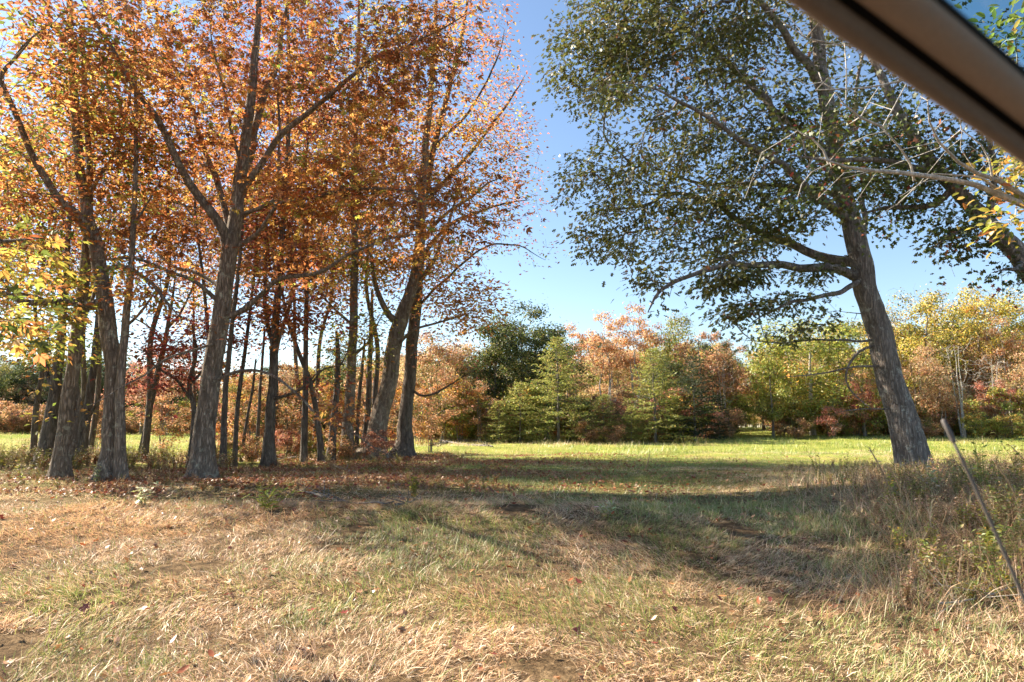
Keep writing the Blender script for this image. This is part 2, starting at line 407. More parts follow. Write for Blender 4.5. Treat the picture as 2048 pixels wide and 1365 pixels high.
def near_tree(name, label, Y, trunk, limbs=(), blobs=(), leaf="simple", pal="hickory", size=0.12, per_tip=10, spread=0.22, flat=0.5,
              bark=None, group=None, n_extra=(), seed=1, cat="tree", base_py=None, flare=0.85, tip=0.0035, tilt=0.5, down=0.1, seg=0.35,
              twig_bark=None, leafmat=None, sides=18, bare=False, layer=0.0, cull=0.43, cull_s=0.75, spray=5.0, dead_spray=3.0):
    """trunk: [(px, py, width_px[, dY])] from the foot up; limbs: [(w0_px, w1_px, [(px, py, dY)...])]; blobs: (px, py, dY, rx_px, ry_px, r_depth_m, n_tips)"""
    r = np.random.default_rng(seed)
    bark = bark or M_BARK
    W = lambda w, y: w * y / F_PX * 0.5
    pts = []
    for i, t in enumerate(trunk):
        y = Y + (t[3] if len(t) > 3 else 0.0)
        p = at(t[0], t[1], y)
        if i == 0: p[2] = gz(p[0], y) - 0.06
        pts.append([*p, (0.86 if t[0] < 1000 else 0.92) * W(t[2], y)])
    path = catmull(np.array(pts), 0.14)
    wob = Noise2(seed + 50); s = np.arange(len(path)) * 0.14
    amp = 0.35 * path[:, 3] * np.clip(s / 1.0, 0, 1)
    path[:, 0] += amp * (wob(s, 0 * s + 3.3, 0.55) - 0.5); path[:, 1] += amp * (wob(s, 0 * s + 9.1, 0.55) - 0.5)
    foot = path[0, :3].copy(); foot[2] = gz(foot[0], foot[1])
    root = empty(name, foot); tag(root, label, cat, group)
    V, Fc = tube(path[:, :3], path[:, 3], sides, rough=0.13, flare=flare, seed=seed)
    link("trunk", mesh("trunk", V - foot, Fc, bark, smooth_shade=True), root)
    auto = []
    SP, SD, SR = [path[::2, :3]], [np.gradient(path[:, :3], axis=0)[::2]], [path[::2, 3]]
    for li, lb in enumerate(limbs):
        w0, w1, lp = lb[:3]; dead = len(lb) > 3
        q = []
        m = len(lp)
        for i, t in enumerate(lp):
            y = Y + (t[2] if len(t) > 2 else 0.0)
            f = i / (m - 1)
            q.append([*at(t[0], t[1], y), W(w0 * (1 - f) + w1 * f, y)])
        q = np.array(q); q[-1, 3] *= 0.35
        k = np.argmin(((path[:, :3] - q[0, :3]) ** 2).sum(1))          # start inside the trunk
        if np.linalg.norm(path[k, :3] - q[0, :3]) < 1.2: q[0, :3] = path[k, :3]; q[0, 3] = min(q[0, 3], path[k, 3] * 0.9)
        lpth = catmull(q, 0.16)
        ss = np.arange(len(lpth)) * 0.16
        am = 0.10 * np.clip(ss / 0.6, 0, 1) * np.clip(lpth[:, 3] / 0.03, 0.35, 1)
        lpth[:, 0] += am * (wob(ss, 0 * ss + 20.3 + li, 0.5) - 0.5); lpth[:, 2] += am * (wob(ss, 0 * ss + 31.7 + li, 0.5) - 0.5); lpth[:, 1] += am * 2 * (wob(ss, 0 * ss + 47 + li, 0.7) - 0.5)
        lpth[:, 3] = np.maximum(lpth[:, 3], 0.004)
        V, Fc = tube(lpth[:, :3], lpth[:, 3], 10 if w0 > 10 else 7, rough=0.10, seed=seed + li)
        link("limb", mesh("limb", V - foot, Fc, bark, smooth_shade=True), root)
        k0 = int(len(lpth) * 0.45); na = int((len(lpth) - k0) * 0.16 * (spray if not dead else dead_spray))
        if na > 0:
            ki = r.integers(k0, len(lpth), na); po = lpth[ki, :3] + r.normal(0, 0.42 if not dead else 0.22, (na, 3))
            auto.append((po, not dead))
        SP.append(lpth[1::2, :3]); SD.append(np.gradient(lpth[:, :3], axis=0)[1::2]); SR.append(lpth[1::2, 3])
    P = np.vstack(SP); D = np.vstack(SD); D /= np.linalg.norm(D, axis=1)[:, None] + 1e-9; R = np.concatenate(SR)
    ok = P[:, 2] > foot[2] + 1.2
    P, D, R = P[ok], D[ok], R[ok]
    A = []
    for b in blobs:
        bx, by, dY, rx, ry, rd, nt = b[:7]
        c = at(bx, by, Y + dY); sx = rx * (Y + dY) / F_PX; sz = ry * (Y + dY) / F_PX
        g = r.normal(size=(nt, 3)); g /= np.linalg.norm(g, axis=1)[:, None]
        g *= (r.random((nt, 1)) ** (1 / 2.4))
        A.append(c + g * np.array([sx, rd, sz]))
    if A or auto:
        A = np.vstack(A) if A else np.zeros((0, 3))
        # thin the points into clumps so that sky shows between sprays
        cl = N3(A[:, 0] + 31 * seed + A[:, 1] * 0.3, A[:, 2] * 1.6 + A[:, 1] * 0.5, cull_s)
        A = A[cl > cull] if not bare else A
        A = A[A[:, 2] > gz(0, Y) + 0.5]
        if layer:
            sl = 0.10 * np.hypot(A[:, 0] - foot[0], A[:, 1] - foot[1]) + 0.9 * N1(A[:, 0], A[:, 1], 2.4)
            A[:, 2] = np.round((A[:, 2] + sl) / layer) * layer - sl + r.normal(0, layer * .13, len(A))
        lf = [np.ones(len(A), bool)]
        for po, ok_ in auto: A = np.vstack([A, po]); lf.append(np.full(len(po), ok_))
        PP, DD, par, tips, n0, order = grow(P, D, R, A, seg=seg, seed=seed)
        tips_leafy = tips[np.concatenate(lf)[order]]
        rad = pipe(par, n0, R, tip=tip)
        idx = np.arange(n0, len(PP)); pr = par[idx]
        ra = np.minimum(rad[pr], np.maximum(rad[idx] * 1.5, 0.004)); 
        big = rad[idx] > 0.014
        parts = []
        for msk, sd_ in ((big, 6), (~big, 3)):
            if msk.any(): parts.append(segments(PP[pr[msk]], PP[idx[msk]], ra[msk], rad[idx[msk]], sd_))
        V, Fc = merge(parts)
        tw = link("twigs", mesh("twigs", V - foot, Fc, twig_bark or bark, smooth_shade=True), root); tag(tw, kind="stuff")
        if not bare:
            V, Fc, C = leaves_on(PP, DD, rad, tips_leafy, par, leaf, pal, size, per_tip, spread, flat, r, n0, tilt=tilt, down=down)
            cr = link("crown", mesh("crown", V - foot, Fc, leafmat or M_LEAF, C), root); tag(cr, kind="stuff")
    return root

# ------------------------------------------------------------------ ground
def ground_material():
    m, n, l, out = new_mat("meadow_soil")
    tc = n.new("ShaderNodeTexCoord")
    sx = n.new("ShaderNodeSeparateXYZ"); l.new(tc.outputs["Object"], sx.inputs[0])
    def noise(s, d=6):
        z = n.new("ShaderNodeTexNoise"); z.inputs["Scale"].default_value = s; z.inputs["Detail"].default_value = d; z.inputs["Roughness"].default_value = 0.65
        l.new(tc.outputs["Object"], z.inputs["Vector"]); return z
    def ramp(src, cols):
        c = n.new("ShaderNodeValToRGB")
        while len(c.color_ramp.elements) < len(cols): c.color_ramp.elements.new(0.5)
        for e, (p, k) in zip(c.color_ramp.elements, cols): e.position = p; e.color = (*k, 1)
        l.new(src, c.inputs[0]); return c
    a = noise(9, 8); near = ramp(a.outputs["Fac"], [(0.32, (0.045, 0.032, 0.02)), (0.5, (0.13, 0.085, 0.045)), (0.68, (0.26, 0.18, 0.10))])
    b = noise(0.7, 8); far = ramp(b.outputs["Fac"], [(0.3, (0.15, 0.18, 0.04)), (0.5, (0.25, 0.27, 0.06)), (0.7, (0.38, 0.33, 0.10))])
    mp = n.new("ShaderNodeMapRange"); mp.inputs[1].default_value = 9; mp.inputs[2].default_value = 20
    l.new(sx.outputs["Y"], mp.inputs[0])
    mx = n.new("ShaderNodeMix"); mx.data_type = 'RGBA'
    l.new(mp.outputs[0], mx.inputs[0]); l.new(near.outputs[0], mx.inputs[6]); l.new(far.outputs[0], mx.inputs[7])
    p = n.new("ShaderNodeBsdfPrincipled"); p.inputs["Roughness"].default_value = 0.95; p.inputs["Specular IOR Level"].default_value = 0.05
    l.new(mx.outputs[2], p.inputs["Base Color"])
    h = noise(26, 6)
    bp = n.new("ShaderNodeBump"); bp.inputs["Strength"].default_value = 0.9; bp.inputs["Distance"].default_value = 0.05
    l.new(h.outputs["Fac"], bp.inputs["Height"]); l.new(bp.outputs[0], p.inputs["Normal"]); l.new(p.outputs[0], out.inputs[0])
    return m
def axis_pts(lo, hi, near_lo, near_hi, fine, n_out):
    a = np.arange(near_lo, near_hi + fine, fine)
    b = near_hi + (hi - near_hi) * (np.linspace(0, 1, n_out)[1:] ** 2.2)
    c = near_lo - (near_lo - lo) * (np.linspace(0, 1, n_out)[1:] ** 2.2)
    return np.concatenate([c[::-1], a, b])
gx = axis_pts(-900, 900, -30, 40, 0.4, 24); gy = axis_pts(-200, 1500, -3, 34, 0.4, 40)
GX, GY = np.meshgrid(gx, gy)
GV = np.stack([GX.ravel(), GY.ravel(), ground_z(GX, GY).ravel()], 1)
nx, ny = len(gx), len(gy)
ii = (np.arange(ny - 1)[:, None] * nx + np.arange(nx - 1)[None, :]).ravel()
GF = np.stack([ii, ii + 1, ii + nx + 1, ii + nx], 1)
g = link("ground", mesh("ground", GV, GF, ground_material(), smooth_shade=True)); tag(g, "rough grassy ground running on into a mown meadow", None, None, "structure")

# ------------------------------------------------------------------ instanced stuff
def scatter(name, protos, pts, rot, scl, idx, label, cat):
    coll = bpy.data.collections.new(name + "_pieces")
    for k, me in enumerate(protos):
        coll.objects.link(bpy.data.objects.new("%s_piece_%02d" % (name, k), me))
    me = bpy.data.meshes.new(name); me.vertices.add(len(pts)); me.vertices.foreach_set("co", np.asarray(pts, np.float32).ravel())
    a = me.attributes.new("turn", 'FLOAT_VECTOR', 'POINT'); a.data.foreach_set("vector", np.asarray(rot, np.float32).ravel())
    a = me.attributes.new("grade", 'FLOAT', 'POINT'); a.data.foreach_set("value", np.asarray(scl, np.float32))
    a = me.attributes.new("pick", 'INT', 'POINT'); a.data.foreach_set("value", np.asarray(idx, np.int32))
    o = link(name, me); tag(o, label, cat, None, "stuff")
    ng = bpy.data.node_groups.new(name + "_scatter", 'GeometryNodeTree')
    ng.interface.new_socket("Geometry", in_out='INPUT', socket_type='NodeSocketGeometry')
    ng.interface.new_socket("Geometry", in_out='OUTPUT', socket_type='NodeSocketGeometry')
    n = ng.nodes; l = ng.links
    gi = n.new("NodeGroupInput"); go = n.new("NodeGroupOutput")
    ci = n.new("GeometryNodeCollectionInfo"); ci.inputs["Collection"].default_value = coll
    ci.inputs["Separate Children"].default_value = True; ci.inputs["Reset Children"].default_value = True
    ip = n.new("GeometryNodeInstanceOnPoints"); ip.inputs["Pick Instance"].default_value = True
    def named(t, nm):
        k = n.new("GeometryNodeInputNamedAttribute"); k.data_type = t; k.inputs["Name"].default_value = nm; return k.outputs["Attribute"]
    l.new(gi.outputs[0], ip.inputs["Points"]); l.new(ci.outputs[0], ip.inputs["Instance"])
    l.new(named('INT', "pick"), ip.inputs["Instance Index"])
    er = n.new("FunctionNodeEulerToRotation"); l.new(named('FLOAT_VECTOR', "turn"), er.inputs[0]); l.new(er.outputs[0], ip.inputs["Rotation"])
    l.new(named('FLOAT', "grade"), ip.inputs["Scale"]); l.new(ip.outputs[0], go.inputs[0])
    md = o.modifiers.new("scatter", 'NODES'); md.node_group = ng
    return o

def blade_mesh(x, y, L, w, lay, az, col, full=True, lift=0.0):
    """grass blades as one mesh: root at (x, y), length L, width w, lay = angle from upright, az = lean direction"""
    n = len(x); z0 = ground_z(x, y) - 0.004 + lift
    d = np.stack([np.cos(az), np.sin(az), 0 * az], 1); up = np.array([0, 0, 1.0])
    rw = rng.random(n) * math.pi
    sd_ = np.stack([-np.sin(az) * np.cos(rw), np.cos(az) * np.cos(rw), np.sin(rw) * 0.7], 1)
    P0 = np.stack([x, y, z0], 1)
    h = (w * 0.5)[:, None] * sd_
    if not full:
        tip = P0 + d * (L * np.sin(lay))[:, None] + up * (L * np.cos(lay))[:, None]
        V = np.stack([P0 - h, P0 + h, tip], 1)
        return V.reshape(-1, 3), [np.arange(n * 3).reshape(-1, 3)], np.repeat(col, 3, 0)
    l1 = lay * 0.92; l2 = np.minimum(lay * 1.08 + 0.12, 1.6)
    P1 = P0 + d * (0.55 * L * np.sin(l1))[:, None] + up * (0.55 * L * np.cos(l1))[:, None]
    P2 = P1 + d * (0.45 * L * np.sin(l2))[:, None] + up * (0.45 * L * np.cos(l2))[:, None]
    V = np.stack([P0 - h, P0 + h, P1 + h * .85, P1 - h * .85, P2], 1)
    b = np.arange(n)[:, None] * 5
    return V.reshape(-1, 3), [b + np.array([[0, 1, 2, 3]]), b + np.array([[3, 2, 4]])], np.repeat(col, 5, 0)

def choose(pal, n):
    w = np.array([p[0] for p in pal], float); C = np.array([p[1] for p in pal])
    return C[rng.choice(len(pal), n, p=w / w.sum())] * (0.7 + 0.6 * rng.random((n, 1)))
G_STRAW = [(5, (0.68, 0.475, 0.30)), (4, (0.58, 0.365, 0.21)), (3, (0.76, 0.61, 0.42)), (2, (0.25, 0.14, 0.08))]
G_TAN = [(5, (0.56, 0.345, 0.19)), (4, (0.64, 0.43, 0.25)), (2, (0.30, 0.16, 0.09))]
G_GREEN = [(5, (0.20, 0.26, 0.06)), (3, (0.32, 0.35, 0.10)), (2, (0.50, 0.44, 0.22)), (1, (0.14, 0.20, 0.05))]
G_MEADOW = [(5, (0.21, 0.29, 0.055)), (4, (0.31, 0.35, 0.08)), (2, (0.48, 0.41, 0.16))]
G_MSTRAW = [(5, (0.56, 0.43, 0.22)), (3, (0.44, 0.34, 0.15)), (2, (0.32, 0.32, 0.10))]
def wedge(n, y0, y1, power=1.0, margin=1.12):
    """points in the camera's ground wedge, even in area for power 0.5"""
    y = y0 + (y1 - y0) * rng.random(n) ** power
    x = (rng.random(n) * 2 - 1) * (0.75 * margin * y + 0.6)
    return x, y
def greenness(x, y):
    g = 0.5 * N3(x + 3, y, 1.9) + 0.3 * N1(x, y + 9, .7) + 0.2 * N2(x, y, .25)
    g = g + 0.17 * np.exp(-(((x - 1.5) / 1.2) ** 2 + ((y - 4.6) / 1.4) ** 2)) + 0.10 * np.exp(-(((x + 3.0) / 1.2) ** 2 + ((y - 4.6) / 1.6) ** 2))
    g = g + 0.30 * smooth(6.5, 11, y) * np.exp(-((x - 0.8 - 0.10 * y) / (2.0 + 0.10 * y)) ** 2)
    g = g - 0.10 - 0.10 * smooth(-1.5, -3.5, x) * smooth(8, 11, y) * (1 - smooth(16, 22, y)) - 0.12 * smooth(3, 5, x) * (1 - smooth(16, 20, y))
    return g
def grass_zone(nc, per, y0, y1, power, L0, L1, w, spread, full, far=False):
    cx, cy = wedge(nc, y0, y1, power)
    if full:
        kp = N1(cx, cy + 40, .8) * .6 + N2(cx, cy, .3) * .4 > .29; cx = cx[kp]; cy = cy[kp]; nc = len(cx)
    cg = greenness(cx, cy); cl = 0.75 + 0.5 * rng.random(nc)
    caz = 6.283 * (N1(cx + 50, cy, 2.3) * 1.5) + rng.normal(0, .5, nc)
    tall = np.where(rng.random(nc) < 0.08, 1.8, 1.0) * (.7 + .6 * N2(cx + 9, cy, .45))
    x = np.repeat(cx, per) + rng.normal(0, spread, nc * per); y = np.repeat(cy, per) + rng.normal(0, spread, nc * per)
    n = len(x); g = np.repeat(cg, per) + rng.normal(0, .05, n)
    if far:
        m = N3(x, y, 7) * 0.5 + N1(x, y, 2.3) * 0.5 + 0.22 * np.exp(-((x - 0.36 * y) / 10) ** 2) - 0.30 * smooth(33, 36, y) * (1 - smooth(44, 47, y)) * (x < 12)
        green = rng.random(n) < smooth(0.18, 0.56, m); col = np.where(green[:, None], choose(G_MEADOW, n), choose(G_MSTRAW, n))
        lay = np.abs(rng.normal(0.5, 0.3, n))
    else:
        green = rng.random(n) < smooth(0.42, 0.64, g) * np.interp(y, [6, 11], [.45, .88]) + 0.08
        tan = N2(x, y, 1.3) > 0.5
        col = np.where(green[:, None], choose(G_GREEN, n), np.where(tan[:, None], choose(G_TAN, n), choose(G_STRAW, n)))
        lay = np.where(green, np.abs(rng.normal(0.75, 0.35, n)), np.clip(rng.normal(1.2, 0.3, n), 0.1, 1.52))
    az = np.repeat(caz, per) + rng.normal(0, 0.9, n)
    L = (L0 + (L1 - L0) * rng.random(n) ** 1.4) * np.repeat(cl * tall, per)
    return blade_mesh(x, y, L, w * (0.6 + 0.8 * rng.random(n)), lay, az, col, full)
def bank_grass(nc, per):
    cy = 5.0 + 13 * rng.random(nc); px = 1480 + 640 * rng.random(nc) ** .7 + 150 * (cy < 8); cx = (px - 1024) / F_PX * cy
    x = np.repeat(cx, per) + rng.normal(0, .09, nc * per); y = np.repeat(cy, per) + rng.normal(0, .09, nc * per); n = len(x)
    big = np.repeat(np.interp(px, [1480, 1750], [.35, 1.0]) * (.5 + .8 * rng.random(nc)), per)
    az = np.repeat(rng.random(nc) * 6.283, per) + rng.normal(0, .7, n)
    col = np.where((rng.random(n) < .30)[:, None], choose(G_GREEN, n), np.where((N2(x, y, 1.1) > .5)[:, None], choose(G_TAN, n), choose(G_STRAW, n)))
    return blade_mesh(x, y, (.12 + .30 * rng.random(n)) * big, .0055 * (.6 + .8 * rng.random(n)), np.abs(rng.normal(.65, .4, n)), az, col, True)
def join(parts):
    V, F, C, o = [], {}, [], 0
    for v, fs, c in parts:
        V.append(v); C.append(c)
        for f in fs: F.setdefault(f.shape[1], []).append(f + o)
        o += len(v)
    return np.vstack(V), [np.vstack(f) for f in F.values()], np.vstack(C)
V, Fc, C = join([grass_zone(13500, 22, 3.0, 9.5, 0.72, .03, .12, .0042, .045, True),
                 grass_zone(11000, 24, 9.0, 30.0, 0.8, .04, .13, .0085, .10, False),
                 bank_grass(1500, 14),
                 grass_zone(9000, 20, 26.0, 95.0, 0.85, .10, .26, .022, .22, False, True)])
gr = link("grass", mesh("grass", V, Fc, M_GRASS, C)); tag(gr, "dry straw and green grass covering the verge and the meadow beyond", "grass", None, "stuff")

# fallen leaves
def curled(seed, kind, c):
    r = np.random.default_rng(seed); V, F = TEMPL[kind]; V = V.copy()
    V[:, 2] += 0.35 * (V[:, 0] - 0.5) ** 2 * r.choice([-1, 1.4]) + 0.5 * V[:, 1] ** 2 * r.choice([-1, 1]) + 0.12
    return mesh("fallen_leaf", V, F, M_LITTER, np.tile(np.array(c) , (len(V), 1)))
lp = [curled(i, k, c) for i, (k, c) in enumerate([("maple", (0.22, 0.05, 0.035)), ("oak", (0.30, 0.15, 0.07)), ("five", (0.40, 0.20, 0.08)), ("five", (0.34, 0.10, 0.035)), ("oak", (0.36, 0.22, 0.12)), ("maple", (0.38, 0.20, 0.11)), ("five", (0.24, 0.12, 0.065))])]
x1, y1 = wedge(1100, 3.0, 10.0, .8)
x2 = rng.normal(-4.5, 4.0, 52000); y2 = 10.0 + rng.random(52000) ** 0.9 * 16
kp = N2(x2, y2, 1.2) * .6 + N1(x2, y2, .5) * .4 + .12 * (y2 > 12.5) > .55; x2 = x2[kp]; y2 = y2[kp]
x3, y3 = wedge(2600, 8.0, 24.0)
x = np.concatenate([x1, x2, x3]); y = np.concatenate([y1, y2, y3])
k = rng.choice(7, len(x), p=[.10, .18, .18, .16, .13, .10, .15])
pts = np.stack([x, y, ground_z(x, y) + 0.015 + 0.05 * rng.random(len(x))], 1)
rot = np.stack([rng.normal(0, .45, len(x)), rng.normal(0, .45, len(x)), rng.random(len(x)) * 6.283], 1)
scatter("fallen_leaves", lp, pts, rot, 0.038 + 0.045 * rng.random(len(x)), k, "brown and red fallen leaves strewn under the trees and in the grass", "fallen leaves")

# ------------------------------------------------------------------ the near trees
near_tree("hickory_tree", "large orange hickory with spreading limbs, the thickest trunk among the left trees", 14.5,
    [(402, 955, 50), (412, 850, 46), (425, 740, 43), (440, 640, 40), (455, 540, 37), (468, 460, 33), (481, 350, 27), (496, 246, 23), (506, 160, 20), (515, 60, 16), (520, -60, 12), (530, -200, 7)],
    [(22, 6, [(452, 520, 0), (447, 461, -.2), (405, 400, -.5), (366, 345, -.8), (331, 271, -1.2), (296, 218, -1.6), (253, 150, -2.0), (200, 60, -2.4), (150, -20, -2.8)]),
     (14, 5, [(458, 470, 0), (436, 373, .2), (412, 306, .4), (387, 239, .6), (366, 176, .8), (324, 70, 1.1), (305, 0, 1.3), (290, -90, 1.5)]),
     (19, 8, [(478, 375, 0), (500, 300, .3), (524, 225, .6), (552, 123, .8), (563, 70, 1.0), (580, -60, 1.2)]),
     (15, 5, [(484, 395, 0), (507, 352, -.2), (559, 274, -.6), (602, 236, -.9), (654, 197, -1.2), (700, 151, -1.5), (740, 118, -1.8), (830, 85, -2.2), (930, 30, -2.5)]),
     (11, 3, [(468, 505, 0), (514, 468, -.3), (538, 436, -.6), (577, 404, -.9), (700, 383, -1.3), (800, 380, -1.7), (880, 405, -2.0)]),
     (13, 4, [(452, 640, 0), (480, 622, -.2), (520, 590, -.4), (570, 558, -.7), (640, 545, -1.0), (700, 510, -1.3), (770, 480, -1.6), (850, 465, -2.0)]),
     (10, 4, [(446, 610, 0), (415, 585, -.2), (380, 560, -.4), (320, 535, -.7), (250, 515, -1.0), (180, 520, -1.3)]),
     (9, 3, [(450, 585, 0), (420, 560, .3), (375, 540, .5), (335, 525, .8), (280, 480, 1.2)]),
     (7, 2.5, [(437, 770, 0), (470, 745, -.3), (505, 738, -.5), (550, 752, -.8), (600, 792, -1.1), (640, 838, -1.4), (695, 858, -1.6), (740, 890, -1.8), (800, 922, -2.0)], 1),
     (6, 2, [(432, 700, 0), (425, 690, -.25), (380, 700, -.6), (330, 722, -1.0), (290, 752, -1.3), (250, 772, -1.6), (205, 800, -1.9), (158, 820, -2.2)], 1),
     (8, 3, [(485, 330, 0), (474, 300, -.1), (465, 262, -.2), (455, 215, -.3), (430, 120, -.4), (415, 10, -.5)]),
     (9, 3, [(520, 430, -.5), (545, 400, -.2), (560, 340, .2), (560, 270, .3), (556, 200, .5), (560, 100, .8)])],
    [(300, 130, -1.5, 200, 170, 1.8, 150), (520, 60, .5, 200, 170, 2.2, 190), (700, 160, -1.2, 190, 150, 1.6, 230), (860, 70, -2.0, 150, 110, 1.4, 150), (830, 410, -1.6, 150, 100, 1.3, 75), (950, 400, -1.8, 95, 90, 0.9, 34),
     (640, 380, -1.0, 130, 90, 1.2, 100), (280, 470, -.8, 130, 70, 1.0, 70), (560, 540, -.6, 90, 45, .7, 30), (520, -190, 1, 460, 200, 3.2, 430), (700, 850, -1.6, 60, 35, .4, 16), (420, 320, 0, 120, 120, 1.2, 70)],
    leaf="compound", pal="hickory", size=0.22, per_tip=11, spread=0.19, flat=0.45, layer=.5, seed=11)

near_tree("beech_tree", "grey tree with two stems fused at the foot, leftmost trunk standing in the litter", 14.0,
    [(118, 955, 34), (130, 850, 31), (148, 730, 29), (158, 640, 27), (170, 540, 25), (176, 450, 20), (180, 330, 15), (170, 200, 11), (165, 60, 7)],
    [(20, 14, [(142, 950, .1), (146, 880, .1), (150, 800, .1), (152, 740, .05)]),
     (11, 4, [(154, 660, 0), (130, 630, -.3), (95, 600, -.6), (40, 585, -1.0), (-20, 575, -1.3)]),
     (9, 4, [(160, 650, 0), (185, 590, .3), (205, 520, .6), (225, 430, .8)])],
    [(60, 560, -1.2, 110, 90, 1.2, 130), (130, 330, 0, 130, 150, 1.5, 170), (60, 650, -1.0, 100, 65, 1.0, 110), (130, 705, 2.5, 110, 50, 1.2, 60), (200, 200, .5, 100, 150, 1.3, 80)],
    leaf="simple", pal="yellowgreen", size=0.13, per_tip=16, spread=0.22, flat=0.45, seed=12)

near_tree("beech_tree", "stout trunk curving left above the meadow, beside a slim stem, second from the left edge", 13.6,
    [(218, 955, 44), (224, 850, 38), (227, 740, 37), (216, 640, 36), (202, 560, 34), (192, 490, 31), (174, 430, 25), (160, 330, 22), (150, 200, 19), (141, 50, 15), (140, -120, 9)],
    [(19, 8, [(208, 605, 0), (185, 612, -.2), (150, 606, -.4), (100, 606, -.7), (50, 603, -1.0), (0, 580, -1.3), (-80, 560, -1.6)]),
     (20, 7, [(188, 485, 0), (150, 430, -.4), (115, 390, -.8), (70, 330, -1.2), (30, 230, -1.8), (10, 150, -2.2), (60, 80, -2.6)]),
     (11, 4, [(200, 540, 0), (240, 530, -.3), (290, 560, -.7), (330, 600, -1.0), (365, 640, -1.3)]),
     (10, 4, [(172, 400, 0), (215, 330, .4), (250, 240, .7), (270, 120, 1.0), (280, 0, 1.2)])],
    [(120, 180, -.6, 160, 200, 1.8, 210), (40, 380, -1.2, 110, 130, 1.4, 120), (240, 330, .2, 110, 120, 1.2, 110), (150, -170, 0, 320, 190, 2.6, 300), (280, 580, -.8, 90, 50, .8, 35), (80, 70, -2.6, 130, 90, .9, 70), (30, 250, -2.4, 90, 90, .8, 45), (200, 130, -2.2, 130, 90, .9, 45)],
    leaf="five", pal="hickory_green", size=0.125, per_tip=17, spread=0.22, flat=0.42, seed=13)

near_tree("beech_tree", "slim straight stem leaning against the stout left trunk at its foot", 13.4,
    [(243, 956, 23), (240, 850, 21), (243, 740, 19), (252, 640, 17), (262, 540, 14), (268, 420, 12), (272, 300, 10), (270, 150, 7), (266, 20, 4)],
    [(7, 3, [(250, 655, 0), (275, 630, .3), (300, 600, .6), (320, 570, .9)]), (6, 2.5, [(266, 450, 0), (300, 400, .3), (330, 340, .6)])],
    [(290, 320, .4, 90, 160, 1.1, 110), (260, 90, .3, 80, 100, 1.0, 70)],
    leaf="five", pal="hickory_green", size=0.12, per_tip=14, spread=0.22, flat=0.42, seed=14)

near_tree("hickory_tree", "hickory rooted beyond the left frame edge, only its low yellow-green leaves hanging into view", 6.3,
    [(-1330, 1150, 110), (-1310, 800, 96), (-1300, 400, 88), (-1280, 0, 76), (-1260, -300, 60), (-1250, -600, 40), (-1240, -800, 16)],
    [(36, 5, [(-1302, 620, 0), (-900, 560, -.3), (-520, 520, -.7), (-250, 500, -1.0), (-40, 488, -1.2), (90, 475, -1.3)]),
     (30, 5, [(-1306, 720, 0), (-800, 690, -.4), (-420, 660, -.9), (-160, 645, -1.2), (-20, 640, -1.3)])],
    [(20, 490, -1.2, 85, 36, .25, 20), (5, 655, -1.3, 45, 60, .2, 11)],
    leaf="compound", pal="yellowgreen", size=0.165, per_tip=8, spread=0.16, flat=0.5, seed=15, flare=0.4, spray=0.8)

near_tree("black_gum_tree", "dark slim tree with red leaves and twin stems at mid cluster", 19.5,
    [(538, 912, 26), (542, 820, 22), (547, 740, 20), (552, 640, 18), (560, 540, 15), (568, 430, 13), (575, 300, 11), (578, 150, 9), (575, 0, 6), (572, -90, 4)],
    [(10, 4, [(546, 700, 0), (532, 620, .2), (530, 520, .4), (536, 420, .6), (540, 320, .8)]),
     (8, 3, [(543, 800, 0), (575, 790, -.3), (610, 770, -.6), (640, 740, -.9)]), (6, 2, [(552, 620, 0), (590, 600, -.3), (640, 590, -.6)]),
     (6, 2, [(556, 560, 0), (520, 540, -.3), (480, 560, -.6)])],
    [(560, 560, 0, 110, 110, 1.6, 170), (620, 630, -.4, 90, 70, 1.2, 80), (500, 640, 0, 80, 70, 1.0, 55), (570, 390, .3, 110, 110, 1.6, 170), (565, 190, .3, 120, 130, 1.8, 170), (560, -20, .3, 140, 120, 2.0, 170)],
    leaf="simple", pal="rusty", size=0.145, per_tip=20, spread=0.25, flat=0.4, bark=M_BARKD, seed=16)

near_tree("dogwood_tree", "small red-leaved tree with layered sprays just behind the thickest hickory trunk", 18.5,
    [(382, 905, 14), (388, 830, 12), (378, 770, 10), (392, 710, 8), (385, 650, 5)],
    [(7, 2.5, [(386, 800, 0), (350, 760, -.3), (310, 730, -.6), (280, 715, -.9)]), (7, 2.5, [(384, 770, 0), (420, 730, .3), (460, 700, .5)])],
    [(350, 700, 0, 80, 45, 1.2, 95), (320, 760, -.4, 70, 25, .8, 50), (440, 690, .3, 60, 50, .9, 50), (390, 660, 0, 80, 40, .9, 60)],
    leaf="simple", pal="red", size=0.13, per_tip=15, spread=0.24, flat=0.22, bark=M_BARKD, seed=17)

near_tree("sapling_tree", "thin dark stem between the thickest hickory and the red gum", 18.0,
    [(447, 912, 15), (450, 820, 13), (455, 740, 12), (466, 640, 10), (478, 540, 8), (488, 420, 6), (496, 300, 4)],
    [(5, 2, [(466, 640, 0), (500, 600, .3), (540, 580, .6)]), (5, 2, [(452, 760, 0), (430, 720, .2), (410, 660, .4)])],
    [(490, 440, 0, 70, 110, 1.0, 60)], leaf="simple", pal="red", size=0.12, per_tip=9, spread=0.25, bark=M_BARKD, seed=18)

near_tree("sapling_tree", "thin stem with a kink leaning left beside the red gum", 21.0,
    [(645, 908, 14), (636, 850, 13), (622, 770, 11), (596, 700, 10), (575, 640, 8), (560, 560, 6)],
    [(5, 2, [(622, 770, 0), (650, 740, -.2), (690, 730, -.4)])],
    [(590, 600, 0, 70, 60, 1.0, 40)], leaf="simple", pal="red", size=0.13, per_tip=9, spread=0.25, bark=M_BARKD, seed=19)

